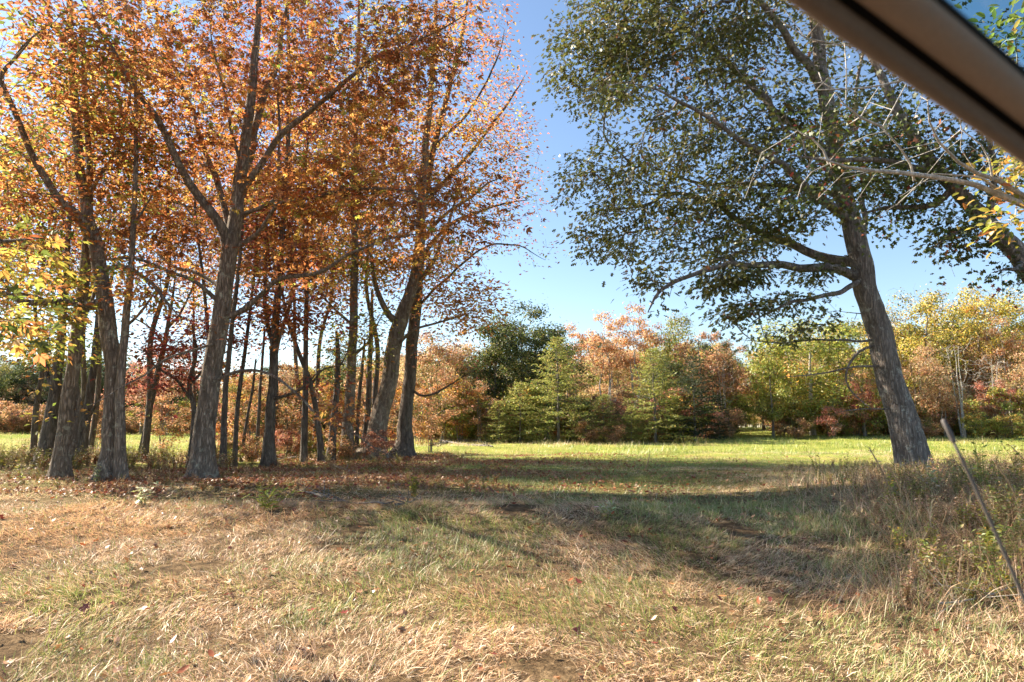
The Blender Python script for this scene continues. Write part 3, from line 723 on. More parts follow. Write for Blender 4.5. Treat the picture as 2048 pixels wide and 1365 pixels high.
near_tree("dead_snag", "bare broken stem standing between the kinked sapling and the tall straight tree", 21.5,
    [(661, 918, 18), (666, 860, 16), (674, 780, 14), (676, 720, 12), (674, 665, 8)],
    [(4, 1.5, [(675, 740, 0), (690, 715, .1), (700, 690, .2)])], [], seed=20, bark=M_BARKD, cat="dead tree")

near_tree("poplar_tree", "tall straight tree with yellow-green lower leaves just left of the leaning fork", 22.0,
    [(692, 922, 33), (696, 850, 26), (702, 760, 22), (706, 660, 20), (709, 540, 18), (709, 400, 16), (712, 250, 13), (716, 100, 9), (720, -50, 5)],
    [(7, 2.5, [(704, 720, 0), (740, 680, -.3), (770, 620, -.5)]), (7, 2.5, [(706, 650, 0), (670, 620, -.3), (640, 580, -.6)]), (7, 2.5, [(709, 500, 0), (760, 440, .3), (800, 390, .6)]),
     (7, 2.5, [(710, 420, 0), (660, 360, .3), (620, 310, .5)])],
    [(700, 680, -.2, 90, 90, 1.6, 130), (700, 540, 0, 90, 80, 1.5, 90), (720, 330, .3, 120, 120, 1.8, 120), (720, 90, .4, 120, 120, 1.8, 110)],
    leaf="simple", pal="yellowgreen", size=0.14, per_tip=12, spread=0.28, flat=0.5, seed=21)

near_tree("hickory_tree", "thick forked trunk leaning right, next to the rightmost trunk of the left cluster", 22.5,
    [(742, 925, 56), (756, 860, 42), (774, 780, 38), (788, 700, 36), (800, 640, 35), (820, 590, 28), (834, 530, 25), (843, 430, 22), (850, 310, 18), (862, 180, 14), (870, 40, 9), (878, -90, 5)],
    [(16, 6, [(795, 650, 0), (778, 632, -.2), (760, 600, -.4), (748, 560, -.6), (735, 480, -.8)]),
     (12, 4, [(824, 585, 0), (855, 545, .2), (885, 480, .5), (905, 420, .8), (930, 350, 1.0)]),
     (9, 3, [(838, 490, 0), (870, 450, -.3), (905, 420, -.6), (960, 380, -.9), (1010, 350, -1.2)]),
     (9, 3, [(845, 420, 0), (810, 350, .3), (790, 280, .5), (770, 200, .8)]),
     (7, 2, [(790, 700, 0), (830, 660, -.4), (900, 640, -.8), (960, 620, -1.2)])],
    [(860, 540, -.2, 110, 90, 1.8, 260), (930, 610, -.6, 75, 70, 1.2, 120), (840, 250, .3, 150, 150, 2.2, 360), (960, 340, .2, 90, 120, 1.5, 110), (770, 520, -.4, 80, 70, 1.2, 70), (860, 60, .3, 160, 110, 2, 150)],
    leaf="five", pal="gold", size=0.15, per_tip=13, spread=0.28, flat=0.5, seed=22)

near_tree("maple_tree", "rightmost trunk of the cluster, its pinkish sparse crown reaching out into the blue sky", 24.0,
    [(806, 915, 42), (812, 850, 34), (820, 760, 30), (827, 660, 27), (836, 560, 24), (842, 450, 21), (860, 330, 17), (890, 210, 13), (920, 90, 9), (940, -30, 5)],
    [(10, 3, [(838, 530, 0), (880, 470, .3), (940, 430, .6), (1000, 410, .9), (1060, 400, 1.1)]),
     (10, 3, [(848, 410, 0), (910, 340, .3), (970, 270, .5), (1020, 200, .7), (1050, 150, .9)]),
     (6, 2, [(830, 620, 0), (890, 560, -.3), (960, 500, -.6), (1030, 490, -.9), (1090, 520, -1.1)]),
     (6, 2, [(818, 780, 0), (850, 790, -.3), (900, 770, -.6), (950, 740, -.9)]),
     (7, 2.5, [(868, 300, 0), (940, 220, -.2), (990, 130, -.4), (1010, 60, -.5)])],
    [(1000, 220, .4, 75, 150, 1.6, 150), (1040, 330, .5, 50, 110, 1.2, 55), (960, 90, .2, 90, 110, 1.6, 120), (1040, 430, .6, 60, 90, 1.2, 28), (930, 460, .3, 90, 80, 1.5, 55), (880, 690, -.5, 80, 70, 1.0, 40)],
    leaf="simple", pal="pink", size=0.13, per_tip=9, spread=0.26, flat=0.6, seed=23, bark=M_BARKD)

near_tree("bare_tree", "bare dark tree leaning right in the gap of sky, no leaves on its twigs", 22.0,
    [(284, 898, 16), (296, 840, 14), (312, 760, 13), (326, 700, 12), (336, 650, 9), (345, 600, 6), (352, 540, 3)],
    [(5, 1.5, [(328, 690, 0), (300, 655, .2), (265, 635, .4), (240, 630, .6)]), (6, 1.5, [(334, 660, 0), (360, 620, -.2), (385, 570, -.4), (395, 520, -.6)]), (4, 1.5, [(340, 620, 0), (325, 580, .2), (318, 530, .3)])],
    [(330, 580, 0, 90, 70, 1.6, 190), (270, 610, .3, 60, 40, 1, 60)], seed=24, bark=M_BARKD, bare=True)

near_tree("dark_tree", "dark forked trunk in deep shade between the two leftmost grey trunks", 19.0,
    [(92, 900, 34), (100, 850, 28), (112, 770, 24), (120, 700, 20), (128, 620, 16), (135, 520, 12), (140, 400, 8)],
    [(10, 4, [(108, 790, 0), (98, 740, .2), (95, 680, .4), (80, 620, .6)])],
    [(90, 700, 0, 80, 40, 1.0, 40), (120, 480, 0, 90, 90, 1.2, 60)], leaf="simple", pal="red", size=0.13, per_tip=10, spread=0.25, bark=M_BARKD, seed=25)

near_tree("dark_tree", "dark leaning trunk with a low side fork just left of the stout curved trunk", 19.5,
    [(160, 902, 26), (170, 850, 22), (180, 790, 18), (188, 720, 15), (196, 640, 12), (204, 540, 8)],
    [(8, 5, [(172, 845, 0), (190, 815, -.1), (206, 790, -.2)])],
    [(190, 560, 0, 70, 100, 1.2, 60)], leaf="simple", pal="yellowgreen", size=0.13, per_tip=10, spread=0.25, bark=M_BARKD, seed=26)

for i, (lab, tr, Y_) in enumerate([
    ("spindly bare stem leaning left at the foot of the red gum", [(482, 905, 8), (492, 850, 7), (505, 780, 6), (512, 720, 4)], 21),
    ("spindly upright stem just left of the red gum trunk", [(513, 905, 9), (517, 840, 8), (522, 760, 7), (530, 660, 5)], 22),
    ("pale thin stem leaning right between the red gum and the kinked sapling", [(592, 890, 6), (602, 850, 5), (615, 800, 4), (622, 770, 2)], 26),
    ("dark stem half hidden behind the leaning forked trunk", [(728, 905, 18), (733, 840, 15), (738, 760, 13), (742, 660, 10), (745, 580, 6)], 25),
    ("slim stem right behind the tall straight tree", [(712, 908, 10), (716, 840, 9), (722, 760, 8), (730, 680, 5)], 24)]):
    near_tree("sapling_tree", lab, Y_, tr, [], [(tr[-1][0], tr[-1][1] - 10, 0, 45, 60, .8, 26)], leaf="simple", pal=["red", "gold", "hickory", "yellowgreen", "gold"][i],
              size=0.13, per_tip=6, spread=0.25, bark=M_BARKP if i == 2 else M_BARKD, seed=30 + i, sides=9, flare=0.3)

near_tree("oak_tree", "tall oak with lichen-spotted trunk leaning left and a broad dark green crown", 16.5,
    [(1830, 945, 66), (1812, 860, 62), (1790, 780, 57), (1768, 700, 53), (1748, 630, 50), (1728, 560, 48), (1710, 480, 45), (1692, 400, 40), (1672, 310, 36), (1655, 220, 32), (1640, 120, 28), (1628, 10, 24), (1618, -120, 18), (1605, -280, 10)],
    [(22, 5, [(1722, 555, 0), (1690, 545, -.1), (1650, 533, -.3), (1600, 537, -.5), (1540, 527, -.8), (1480, 528, -1.1), (1420, 540, -1.4), (1370, 555, -1.7), (1320, 585, -2.0), (1295, 625, -2.1)]),
     (22, 5, [(1716, 530, 0), (1690, 522, .2), (1640, 512, .5), (1580, 492, .8), (1530, 470, 1.1), (1470, 440, 1.4), (1430, 405, 1.7), (1360, 390, 2.0), (1280, 390, 2.3)]),
     (22, 5, [(1698, 445, 0), (1660, 410, -.4), (1620, 388, -.8), (1585, 350, -1.2), (1560, 325, -1.4), (1500, 290, -1.8), (1440, 250, -2.1), (1360, 200, -2.4), (1270, 170, -2.7)]),
     (20, 5, [(1672, 320, 0), (1640, 290, .3), (1580, 240, .7), (1540, 215, 1.0), (1480, 150, 1.3), (1420, 90, 1.6), (1340, 50, 1.9), (1250, 20, 2.2)]),
     (20, 6, [(1652, 200, 0), (1600, 110, -.5), (1560, 50, -.9), (1510, -10, -1.2), (1440, -80, -1.6), (1350, -130, -2)]),
     (12, 4, [(1718, 520, 0), (1730, 440, .2), (1724, 360, .4), (1712, 270, .6), (1715, 160, .8), (1740, 50, 1.0), (1770, -60, 1.2)]),
     (12, 4, [(1700, 440, 0), (1680, 370, -.6), (1620, 300, -1.2), (1560, 240, -1.6), (1520, 160, -2.0)]),
     (12, 3, [(1732, 560, 0), (1690, 580, -.5), (1640, 592, -.9), (1590, 605, -1.3), (1540, 622, -1.6), (1500, 650, -1.8)]),
     (12, 4, [(1690, 400, 0), (1640, 380, .6), (1560, 372, 1.2), (1470, 370, 1.7), (1380, 360, 2.2), (1290, 330, 2.6)]),
     (10, 3, [(1668, 300, 0), (1720, 240, -.4), (1780, 190, -.8), (1830, 120, -1.2)]),
     (6, 1.5, [(1760, 682, 0), (1720, 685, -.2), (1680, 682, -.4), (1620, 678, -.6), (1570, 688, -.8), (1520, 684, -1.0), (1475, 680, -1.2)], 1),
     (6, 2, [(1762, 688, 0), (1735, 698, -.2), (1712, 713, -.3), (1698, 735, -.4), (1696, 762, -.5), (1708, 788, -.5), (1728, 808, -.6), (1745, 820, -.7)], 1),
     (5, 1.5, [(1772, 735, 0), (1730, 732, -.3), (1690, 738, -.5), (1640, 748, -.7), (1600, 753, -.9), (1565, 755, -1.1)], 1),
     (3, 1.2, [(1748, 632, 0), (1715, 628, -.2), (1672, 622, -.4)], 1),
     (3.5, 1.2, [(1770, 820, 0), (1745, 818, -.2), (1710, 820, -.4), (1680, 824, -.5)], 1)],
    [(1195, 120, 1.5, 120, 115, 1.8, 400), (1260, 40, .8, 160, 95, 2.0, 330), (1400, 100, .2, 170, 130, 2.4, 450), (1560, 80, .2, 150, 130, 2.4, 330), (1210, 370, 2.2, 100, 75, 1.6, 250), (1330, 330, 0, 140, 110, 2.4, 370),
     (1480, 300, .3, 160, 120, 2.4, 330), (1240, 470, 1.5, 110, 55, 1.5, 210), (1400, 450, .3, 130, 75, 1.9, 260), (1530, 430, .3, 120, 75, 1.8, 200), (1450, 565, -1.2, 100, 40, 1.0, 110), (1580, 605, -1.2, 100, 28, .8, 120), (1480, 640, -1.6, 90, 30, .6, 60),
     (1640, 560, -.4, 55, 28, .6, 30), (1620, 300, 0, 130, 160, 2.0, 240), (1730, 300, .3, 110, 140, 1.8, 200), (1510, 605, -1.3, 110, 36, .9, 90), (1610, 640, -1.0, 80, 30, .7, 55), (1300, 508, -1.0, 100, 30, .9, 70), (1470, 520, -.9, 130, 26, .8, 70), (1450, -120, 0, 380, 130, 3.2, 380), (1740, 60, .4, 130, 120, 2, 120), (1260, 200, -1.5, 110, 60, 1.3, 100), (1300, 560, -1.9, 50, 35, .5, 22)],
    leaf="oak", pal="oak", size=0.14, per_tip=10, spread=0.20, flat=0.5, cull=0.38, cull_s=0.8, layer=0.75, tip=0.006, bark=M_BARKO, seed=40, leafmat=M_OAKLEAF, flare=0.45, tilt=0.8, down=0.35, sides=26)

near_tree("maple_tree", "mottled trunk arching in from the right edge below the pillar, dark green leaves flecked red", 13.5,
    [(2330, 1000, 62), (2270, 850, 56), (2180, 700, 50), (2090, 580, 46), (2025, 500, 40), (1965, 435, 35), (1905, 375, 30), (1850, 310, 25), (1800, 230, 20), (1750, 130, 15), (1700, 30, 9)],
    [(15, 5, [(1900, 380, 0), (1870, 410, .2), (1820, 418, .4), (1760, 420, .6), (1720, 426, .8)]),
     (14, 4, [(1970, 440, 0), (1930, 460, -.3), (1890, 480, -.5), (1860, 500, -.7)]),
     (16, 5, [(1880, 340, 0), (1820, 330, -.3), (1740, 320, -.6), (1650, 320, -.9), (1580, 310, -1.2)]),
     (16, 5, [(1980, 445, 0), (1990, 350, -.3), (1980, 250, -.6), (1940, 140, -.8)]),
     (14, 4, [(2040, 520, 0), (2030, 540, -.4), (1990, 545, -.7)])],
    [(1780, 330, 0, 130, 75, 1.4, 210), (1680, 250, -.6, 130, 110, 1.2, 170), (1880, 300, .2, 110, 90, 1.4, 190), (1920, 470, -.4, 70, 40, .7, 70), (2000, 530, -.5, 40, 30, .4, 30), (1980, 350, 0, 100, 90, 1.4, 140), (1800, 420, .5, 90, 18, .5, 36),
     (1900, 150, 0, 200, 120, 1.8, 200), (1650, 400, -.9, 80, 40, .6, 40)],
    leaf="maple", pal="maple", size=0.10, per_tip=12, layer=.6, cull=.42, spread=0.2, flat=0.6, bark=M_BARKO, seed=41, leafmat=M_OAKLEAF, tilt=0.8, down=0.3)

near_tree("cherry_tree", "pale sunlit dead limbs reaching in from the right edge, with a few yellow-green leaves", 5.7,
    [(2520, 1080, 70), (2480, 850, 64), (2420, 650, 56), (2330, 520, 46), (2300, 300, 40), (2290, 0, 30), (2280, -300, 18)],
    [(18, 3, [(2345, 530, 0), (2200, 490, -.2), (2100, 460, -.3), (2048, 428, -.4), (1985, 400, -.5), (1940, 380, -.5), (1850, 362, -.6), (1790, 352, -.7), (1740, 346, -.8), (1690, 338, -.9), (1655, 326, -1.0), (1636, 318, -1.0)], 1),
     (13, 2.5, [(2310, 480, 0), (2150, 430, -.4), (2048, 388, -.6), (2000, 360, -.7), (1960, 345, -.8), (1920, 320, -.9), (1880, 280, -1.0), (1860, 240, -1.1), (1855, 200, -1.2)], 1),
     (10, 2, [(2048, 400, -.5), (2010, 392, -.5), (1960, 355, -.6), (1920, 350, -.7), (1860, 346, -.8)], 1),
     (6, 2, [(1828, 362, -.65), (1822, 330, -.7), (1800, 295, -.8), (1770, 262, -.9), (1765, 255, -.9)], 1),
     (6, 2, [(1658, 330, -1.0), (1648, 300, -1.0), (1625, 275, -1.1), (1598, 260, -1.1)], 1),
     (3.5, 1.2, [(1655, 330, -1.0), (1625, 345, -1.0), (1605, 370, -1.0), (1598, 395, -1.0)], 1),
     (6, 2, [(1765, 255, -.9), (1720, 235, -1.0), (1690, 210, -1.1), (1672, 185, -1.1)], 1),
     (4, 1.5, [(1765, 255, -.9), (1785, 220, -.9), (1812, 168, -.9)], 1),
     (4, 1.2, [(1720, 238, -1.0), (1740, 200, -1.0), (1755, 178, -1.0)], 1),
     (5, 2, [(1830, 155, -.9), (1760, 172, -1.0), (1690, 180, -1.1), (1630, 183, -1.2)], 1),
     (4, 1.5, [(1750, 95, -.9), (1680, 92, -1.0), (1610, 80, -1.1), (1563, 48, -1.2)], 1),
     (3, 1, [(1692, 200, -1.1), (1693, 140, -1.1), (1690, 85, -1.1)], 1),
     (3, 1, [(1670, 180, -1.1), (1645, 165, -1.1), (1640, 145, -1.1)], 1),
     (5, 1.5, [(1985, 362, -.75), (1978, 320, -.8), (1960, 290, -.8), (1920, 260, -.9), (1915, 230, -.9)], 1),
     (4, 1.5, [(1870, 262, -1.0), (1890, 240, -1.0), (1912, 236, -1.0)], 1)],
    [(2030, 350, -.6, 35, 60, .35, 16), (2010, 440, -.5, 40, 14, .25, 8), (2010, 60, -.6, 70, 80, .5, 40), (2150, 250, -.3, 110, 160, .8, 60), (2250, -300, 0, 500, 260, 2.0, 150), (1760, 140, -1.0, 120, 60, .3, 0)],
    leaf="five", pal="yellowgreen", size=0.075, per_tip=12, spread=0.11, flat=0.7, bark=M_BARKP, seed=42, tip=0.0022, dead_spray=9.0)

# ------------------------------------------------------------------ the far trees: one mesh set of each kind, then individuals
def broad_proto(seed, H, W, pal, base=0.25, n_clump=26, tips_per=13, per_tip=22, size=0.22, lean=0.03, bark=None, sparse=False, trunk_w=0.035, spread=0.20, stems=1):
    r = np.random.default_rng(seed); bark = bark or M_FARBARK; n_clump = int(n_clump * 1.5); tips_per = max(5, int(tips_per * .6))
    parts, SP, SD, SR = [], [], [], []
    for st in range(stems):
        k = 7; zz = np.linspace(0, 0.82 * H, k)
        off = r.normal(0, lean * H * 0.35, (k, 2)) * (zz / H)[:, None] + (r.normal(0, 0.12 * W, 2) * (stems > 1))[None] * (0.25 + zz / H)[:, None]
        rr = trunk_w * H * (1 - 0.9 * zz / (0.86 * H)) * 0.5 / math.sqrt(stems)
        p = catmull(np.column_stack([off, zz - 0.15 * (zz == 0), rr]), 0.3)
        parts.append(tube(p[:, :3], p[:, 3], 8, rough=0.12, flare=0.4, seed=seed))
        ok = p[:, 2] > base * H * 0.8
        SP.append(p[ok, :3]); d = np.gradient(p[:, :3], axis=0)[ok]; SD.append(d); SR.append(p[ok, 3])
    P = np.vstack(SP); D = np.vstack(SD); D /= np.linalg.norm(D, axis=1)[:, None]; R = np.concatenate(SR)
    c = r.normal(size=(n_clump, 3)); c /= np.linalg.norm(c, axis=1)[:, None]; c *= (0.25 + 0.75 * r.random((n_clump, 1)) ** 0.6)
    zc = H * (base + 1) / 2; c = c * np.array([W / 2, W / 2, H * (1 - base) / 2 * 0.92]); c[:, 2] += zc
    c[:, :2] *= (1.12 - 0.45 * np.abs((c[:, 2:3] - zc) / (H * (1 - base) / 2)) ** 2)
    n_clump = len(c); cs = W * 0.068 * (0.65 + 0.7 * r.random(n_clump))
    A = np.vstack([c] + [c[i] + r.normal(0, 1, (tips_per, 3)) * cs[i] * np.array([1, 1, .75]) for i in range(n_clump)])
    A[:, 2] = np.minimum(A[:, 2], H * 0.995)
    PP, DD, par, tips, n0, order = grow(P, D, R, A, seg=0.55, seed=seed)
    rad = pipe(par, n0, R, tip=0.006)
    idx = np.arange(n0, len(PP))
    parts.append(segments(PP[par[idx]], PP[idx], np.minimum(rad[par[idx]], rad[idx] * 1.6), rad[idx], 4))
    V, Fc = merge(parts); tm = mesh("trunk", V, Fc, bark, smooth_shade=True)
    cm = None
    if per_tip:
        per = int(per_tip * 9.5); src = np.repeat(np.arange(n_clump), per); n = len(src)
        g = r.normal(size=(n, 3)); g /= np.linalg.norm(g, axis=1)[:, None]; g *= (r.random((n, 1)) ** 0.45) * (0.8 + 0.5 * r.random((n, 1)))
        pos = c[src] + g * (cs[src] * 1.75)[:, None] * np.array([1.15, 1.15, .72])
        far_ = r.random(n) < 0.16; pos[far_] += r.normal(0, W * .07, (far_.sum(), 3)); pos[:, 2] = np.clip(pos[:, 2], 0.05 * H, H)
        nr = g * 0.9 + np.array([0, 0, .45]) + r.normal(0, .42, (n, 3)); ax = r.normal(0, 1, (n, 3)); ax[:, 2] -= .25
        ax -= nr * ((ax * nr).sum(1) / (nr * nr).sum(1))[:, None]
        V, Fc, C = place_leaves("simple", pos, ax, nr, size * (.65 + .6 * r.random(n)), pick_colours(PAL[pal], n, r, clump=src, share=.55))
        cm = mesh("crown", V, Fc, M_FARLEAF, C)
    return dict(trunk=tm, crown=cm, H=H)

def pine_proto(seed, H, W, pal, dens=1.0):
    r = np.random.default_rng(seed)
    zz = np.linspace(-0.1, H, 9); p = np.column_stack([r.normal(0, 0.03, (9, 2)) * (zz / H)[:, None], zz, 0.011 * H * (1.04 - zz / H) + 0.004])
    parts = [tube(p[:, :3], p[:, 3], 7, rough=0.1, seed=seed)]
    A, B, ra, rb, NP, ND = [], [], [], [], [], []
    z = 0.06 * H
    while z < H * 0.985:
        f = z / H; nb = r.integers(4, 7); a0 = r.random() * 6.283
        for b in range(nb):
            az = a0 + b * 6.283 / nb + r.normal(0, .25); L = W / 2 * (1 - f) ** 0.75 * (0.65 + 0.5 * r.random()) + 0.12
            el = 0.05 + 0.55 * f + r.normal(0, .10)
            d = np.array([math.cos(az), math.sin(az), 0.0]); q0 = np.array([0, 0, z]); m = max(3, int(L / 0.22)); prev = q0
            for k in range(1, m + 1):
                t = k / m
                q = q0 + d * L * t + np.array([0, 0, L * (el * t - 0.28 * t * t + (0.12 * t ** 4))]) + r.normal(0, .015, 3)
                A.append(prev); B.append(q); ra.append(0.012 * (1 - t) + 0.004); rb.append(0.010 * (1 - t) + 0.003); prev = q
                if t > 0.18:
                    for sgn in (-1, 1):
                        tl = (0.16 + 0.34 * L * (1 - t) * (0.5 + r.random() * .6)) ; tl = min(tl, 0.55)
                        td = d * 0.75 + sgn * 0.75 * np.array([-d[1], d[0], 0]) + np.array([0, 0, 0.12 + r.normal(0, .2)])
                        td /= np.linalg.norm(td); e = q + td * tl
                        A.append(q); B.append(e); ra.append(0.004); rb.append(0.003)
                        nn = max(2, int(tl / 0.055 * dens))
                        tt = r.random((nn, 1)); NP.append(q + td * tl * tt); ND.append(np.tile(td, (nn, 1)))
                nn = int(4 * dens); NP.append(np.tile(q, (nn, 1)) + r.normal(0, .05, (nn, 3))); ND.append(np.tile(d, (nn, 1)))
        z += (0.30 + 0.10 * r.random()) * (1 - 0.35 * f)
    NP.append(np.array([[0, 0, H]] * 14) - np.array([[0, 0, .4]]) * r.random((14, 1))); ND.append(np.tile([0, 0, 1.0], (14, 1)))
    NP = np.vstack(NP); ND = np.vstack(ND); n = len(NP)
    parts.append(segments(np.array(A), np.array(B), np.array(ra), np.array(rb), 3))
    V, Fc = merge(parts); tm = mesh("trunk", V, Fc, M_FARBARK, smooth_shade=True)
    ax = ND + r.normal(0, .55, (n, 3)); nr = r.normal(0, .6, (n, 3)); nr[:, 2] += 1
    V, Fc, C = place_leaves("needle_tuft", NP, ax, nr, 0.15 * (0.7 + 0.7 * r.random(n)), pick_colours(PAL[pal], n, r))
    return dict(trunk=tm, crown=mesh("crown", V, Fc, M_NEEDLE, C), H=H)
TEMPL["needle_tuft"] = t_simple(0.17, 0.03, 0.05)

PR = {
    "tall": [broad_proto(240, 14, 6.5, "hickory", .32, 46, 12, 12, size=.14, bark=M_BARKD, trunk_w=.017, lean=.09), broad_proto(241, 14, 6.0, "gold", .34, 40, 12, 10, size=.13, bark=M_BARKD, trunk_w=.018, stems=2, lean=.08)],
    "green": [broad_proto(201, 11, 6.5, "far_green", .18, 34), broad_proto(202, 11, 7, "far_green", .22, 34)],
    "yg": [broad_proto(203, 11, 8, "far_yg", .10, 40, bark=M_BARKP), broad_proto(204, 11, 6.5, "far_yg", .15, 34)],
    "yellow": [broad_proto(205, 13, 8, "far_yellow", .25, 36), broad_proto(206, 13, 7, "far_yellow", .3, 34)],
    "orange": [broad_proto(207, 10, 5.5, "far_orange", .22, 32, per_tip=14, stems=2, lean=.08, bark=M_BARKP), broad_proto(208, 10, 6, "far_orange", .25, 32, per_tip=13, stems=3, lean=.1)],
    "peach": [broad_proto(209, 12, 4.6, "far_peach", .45, 30, 10, 7, bark=M_BARKP, stems=3, trunk_w=.03, lean=.08)],
    "brown": [broad_proto(210, 10, 5.5, "far_brown", .2, 30, per_tip=12), broad_proto(211, 10, 5, "far_brown", .15, 28, per_tip=13, stems=2)],
    "red": [broad_proto(212, 9, 5.5, "far_red", .15, 28, per_tip=13)],
    "tan": [broad_proto(213, 10, 6, "far_tan", .12, 30, per_tip=14)],
    "bare": [broad_proto(214, 11, 5.5, "far_tan", .25, 26, 12, 0, bark=M_BARKP, stems=3, trunk_w=.03)],
    "sapling": [broad_proto(215, 7, 3.4, "hickory", .04, 26, 9, 8, stems=3, trunk_w=.02, lean=.12, size=.17), broad_proto(216, 7, 3.4, "far_brown", .03, 26, 9, 9, stems=4, trunk_w=.02, lean=.12, size=.17)],
    "shrub": [broad_proto(217, 2.6, 2.6, "far_yg", .04, 20, 9, 15, size=.13, stems=3, spread=.13), broad_proto(218, 2.6, 2.8, "far_brown", .04, 20, 9, 12, size=.13, stems=3, spread=.13), broad_proto(219, 2.6, 2.8, "far_red", .04, 18, 9, 11, size=.13, stems=3, spread=.13)],
    "pine": [pine_proto(230, 7.5, 5.2, "needle"), pine_proto(231, 5, 3.6, "needle")],
    "cedar": [pine_proto(232, 7, 5.0, "needle_shaded")],
}
def far_tree(name, kind, k, px, top, Y, label, group=None, cat="tree", wide=1.0):
    pr = PR[kind][k]; p = at(px, top, Y); b = np.array([p[0], Y, gz(p[0], Y)])
    s = (p[2] - b[2]) / pr["H"]
    o = empty(name, b); tag(o, label, cat, group); o.scale = (s * wide, s * wide, s); o.rotation_euler = (0, 0, random.random() * 6.283)
    link("trunk", pr["trunk"], o)
    if pr["crown"]: tag(link("crown", pr["crown"], o), kind="stuff")
    return o
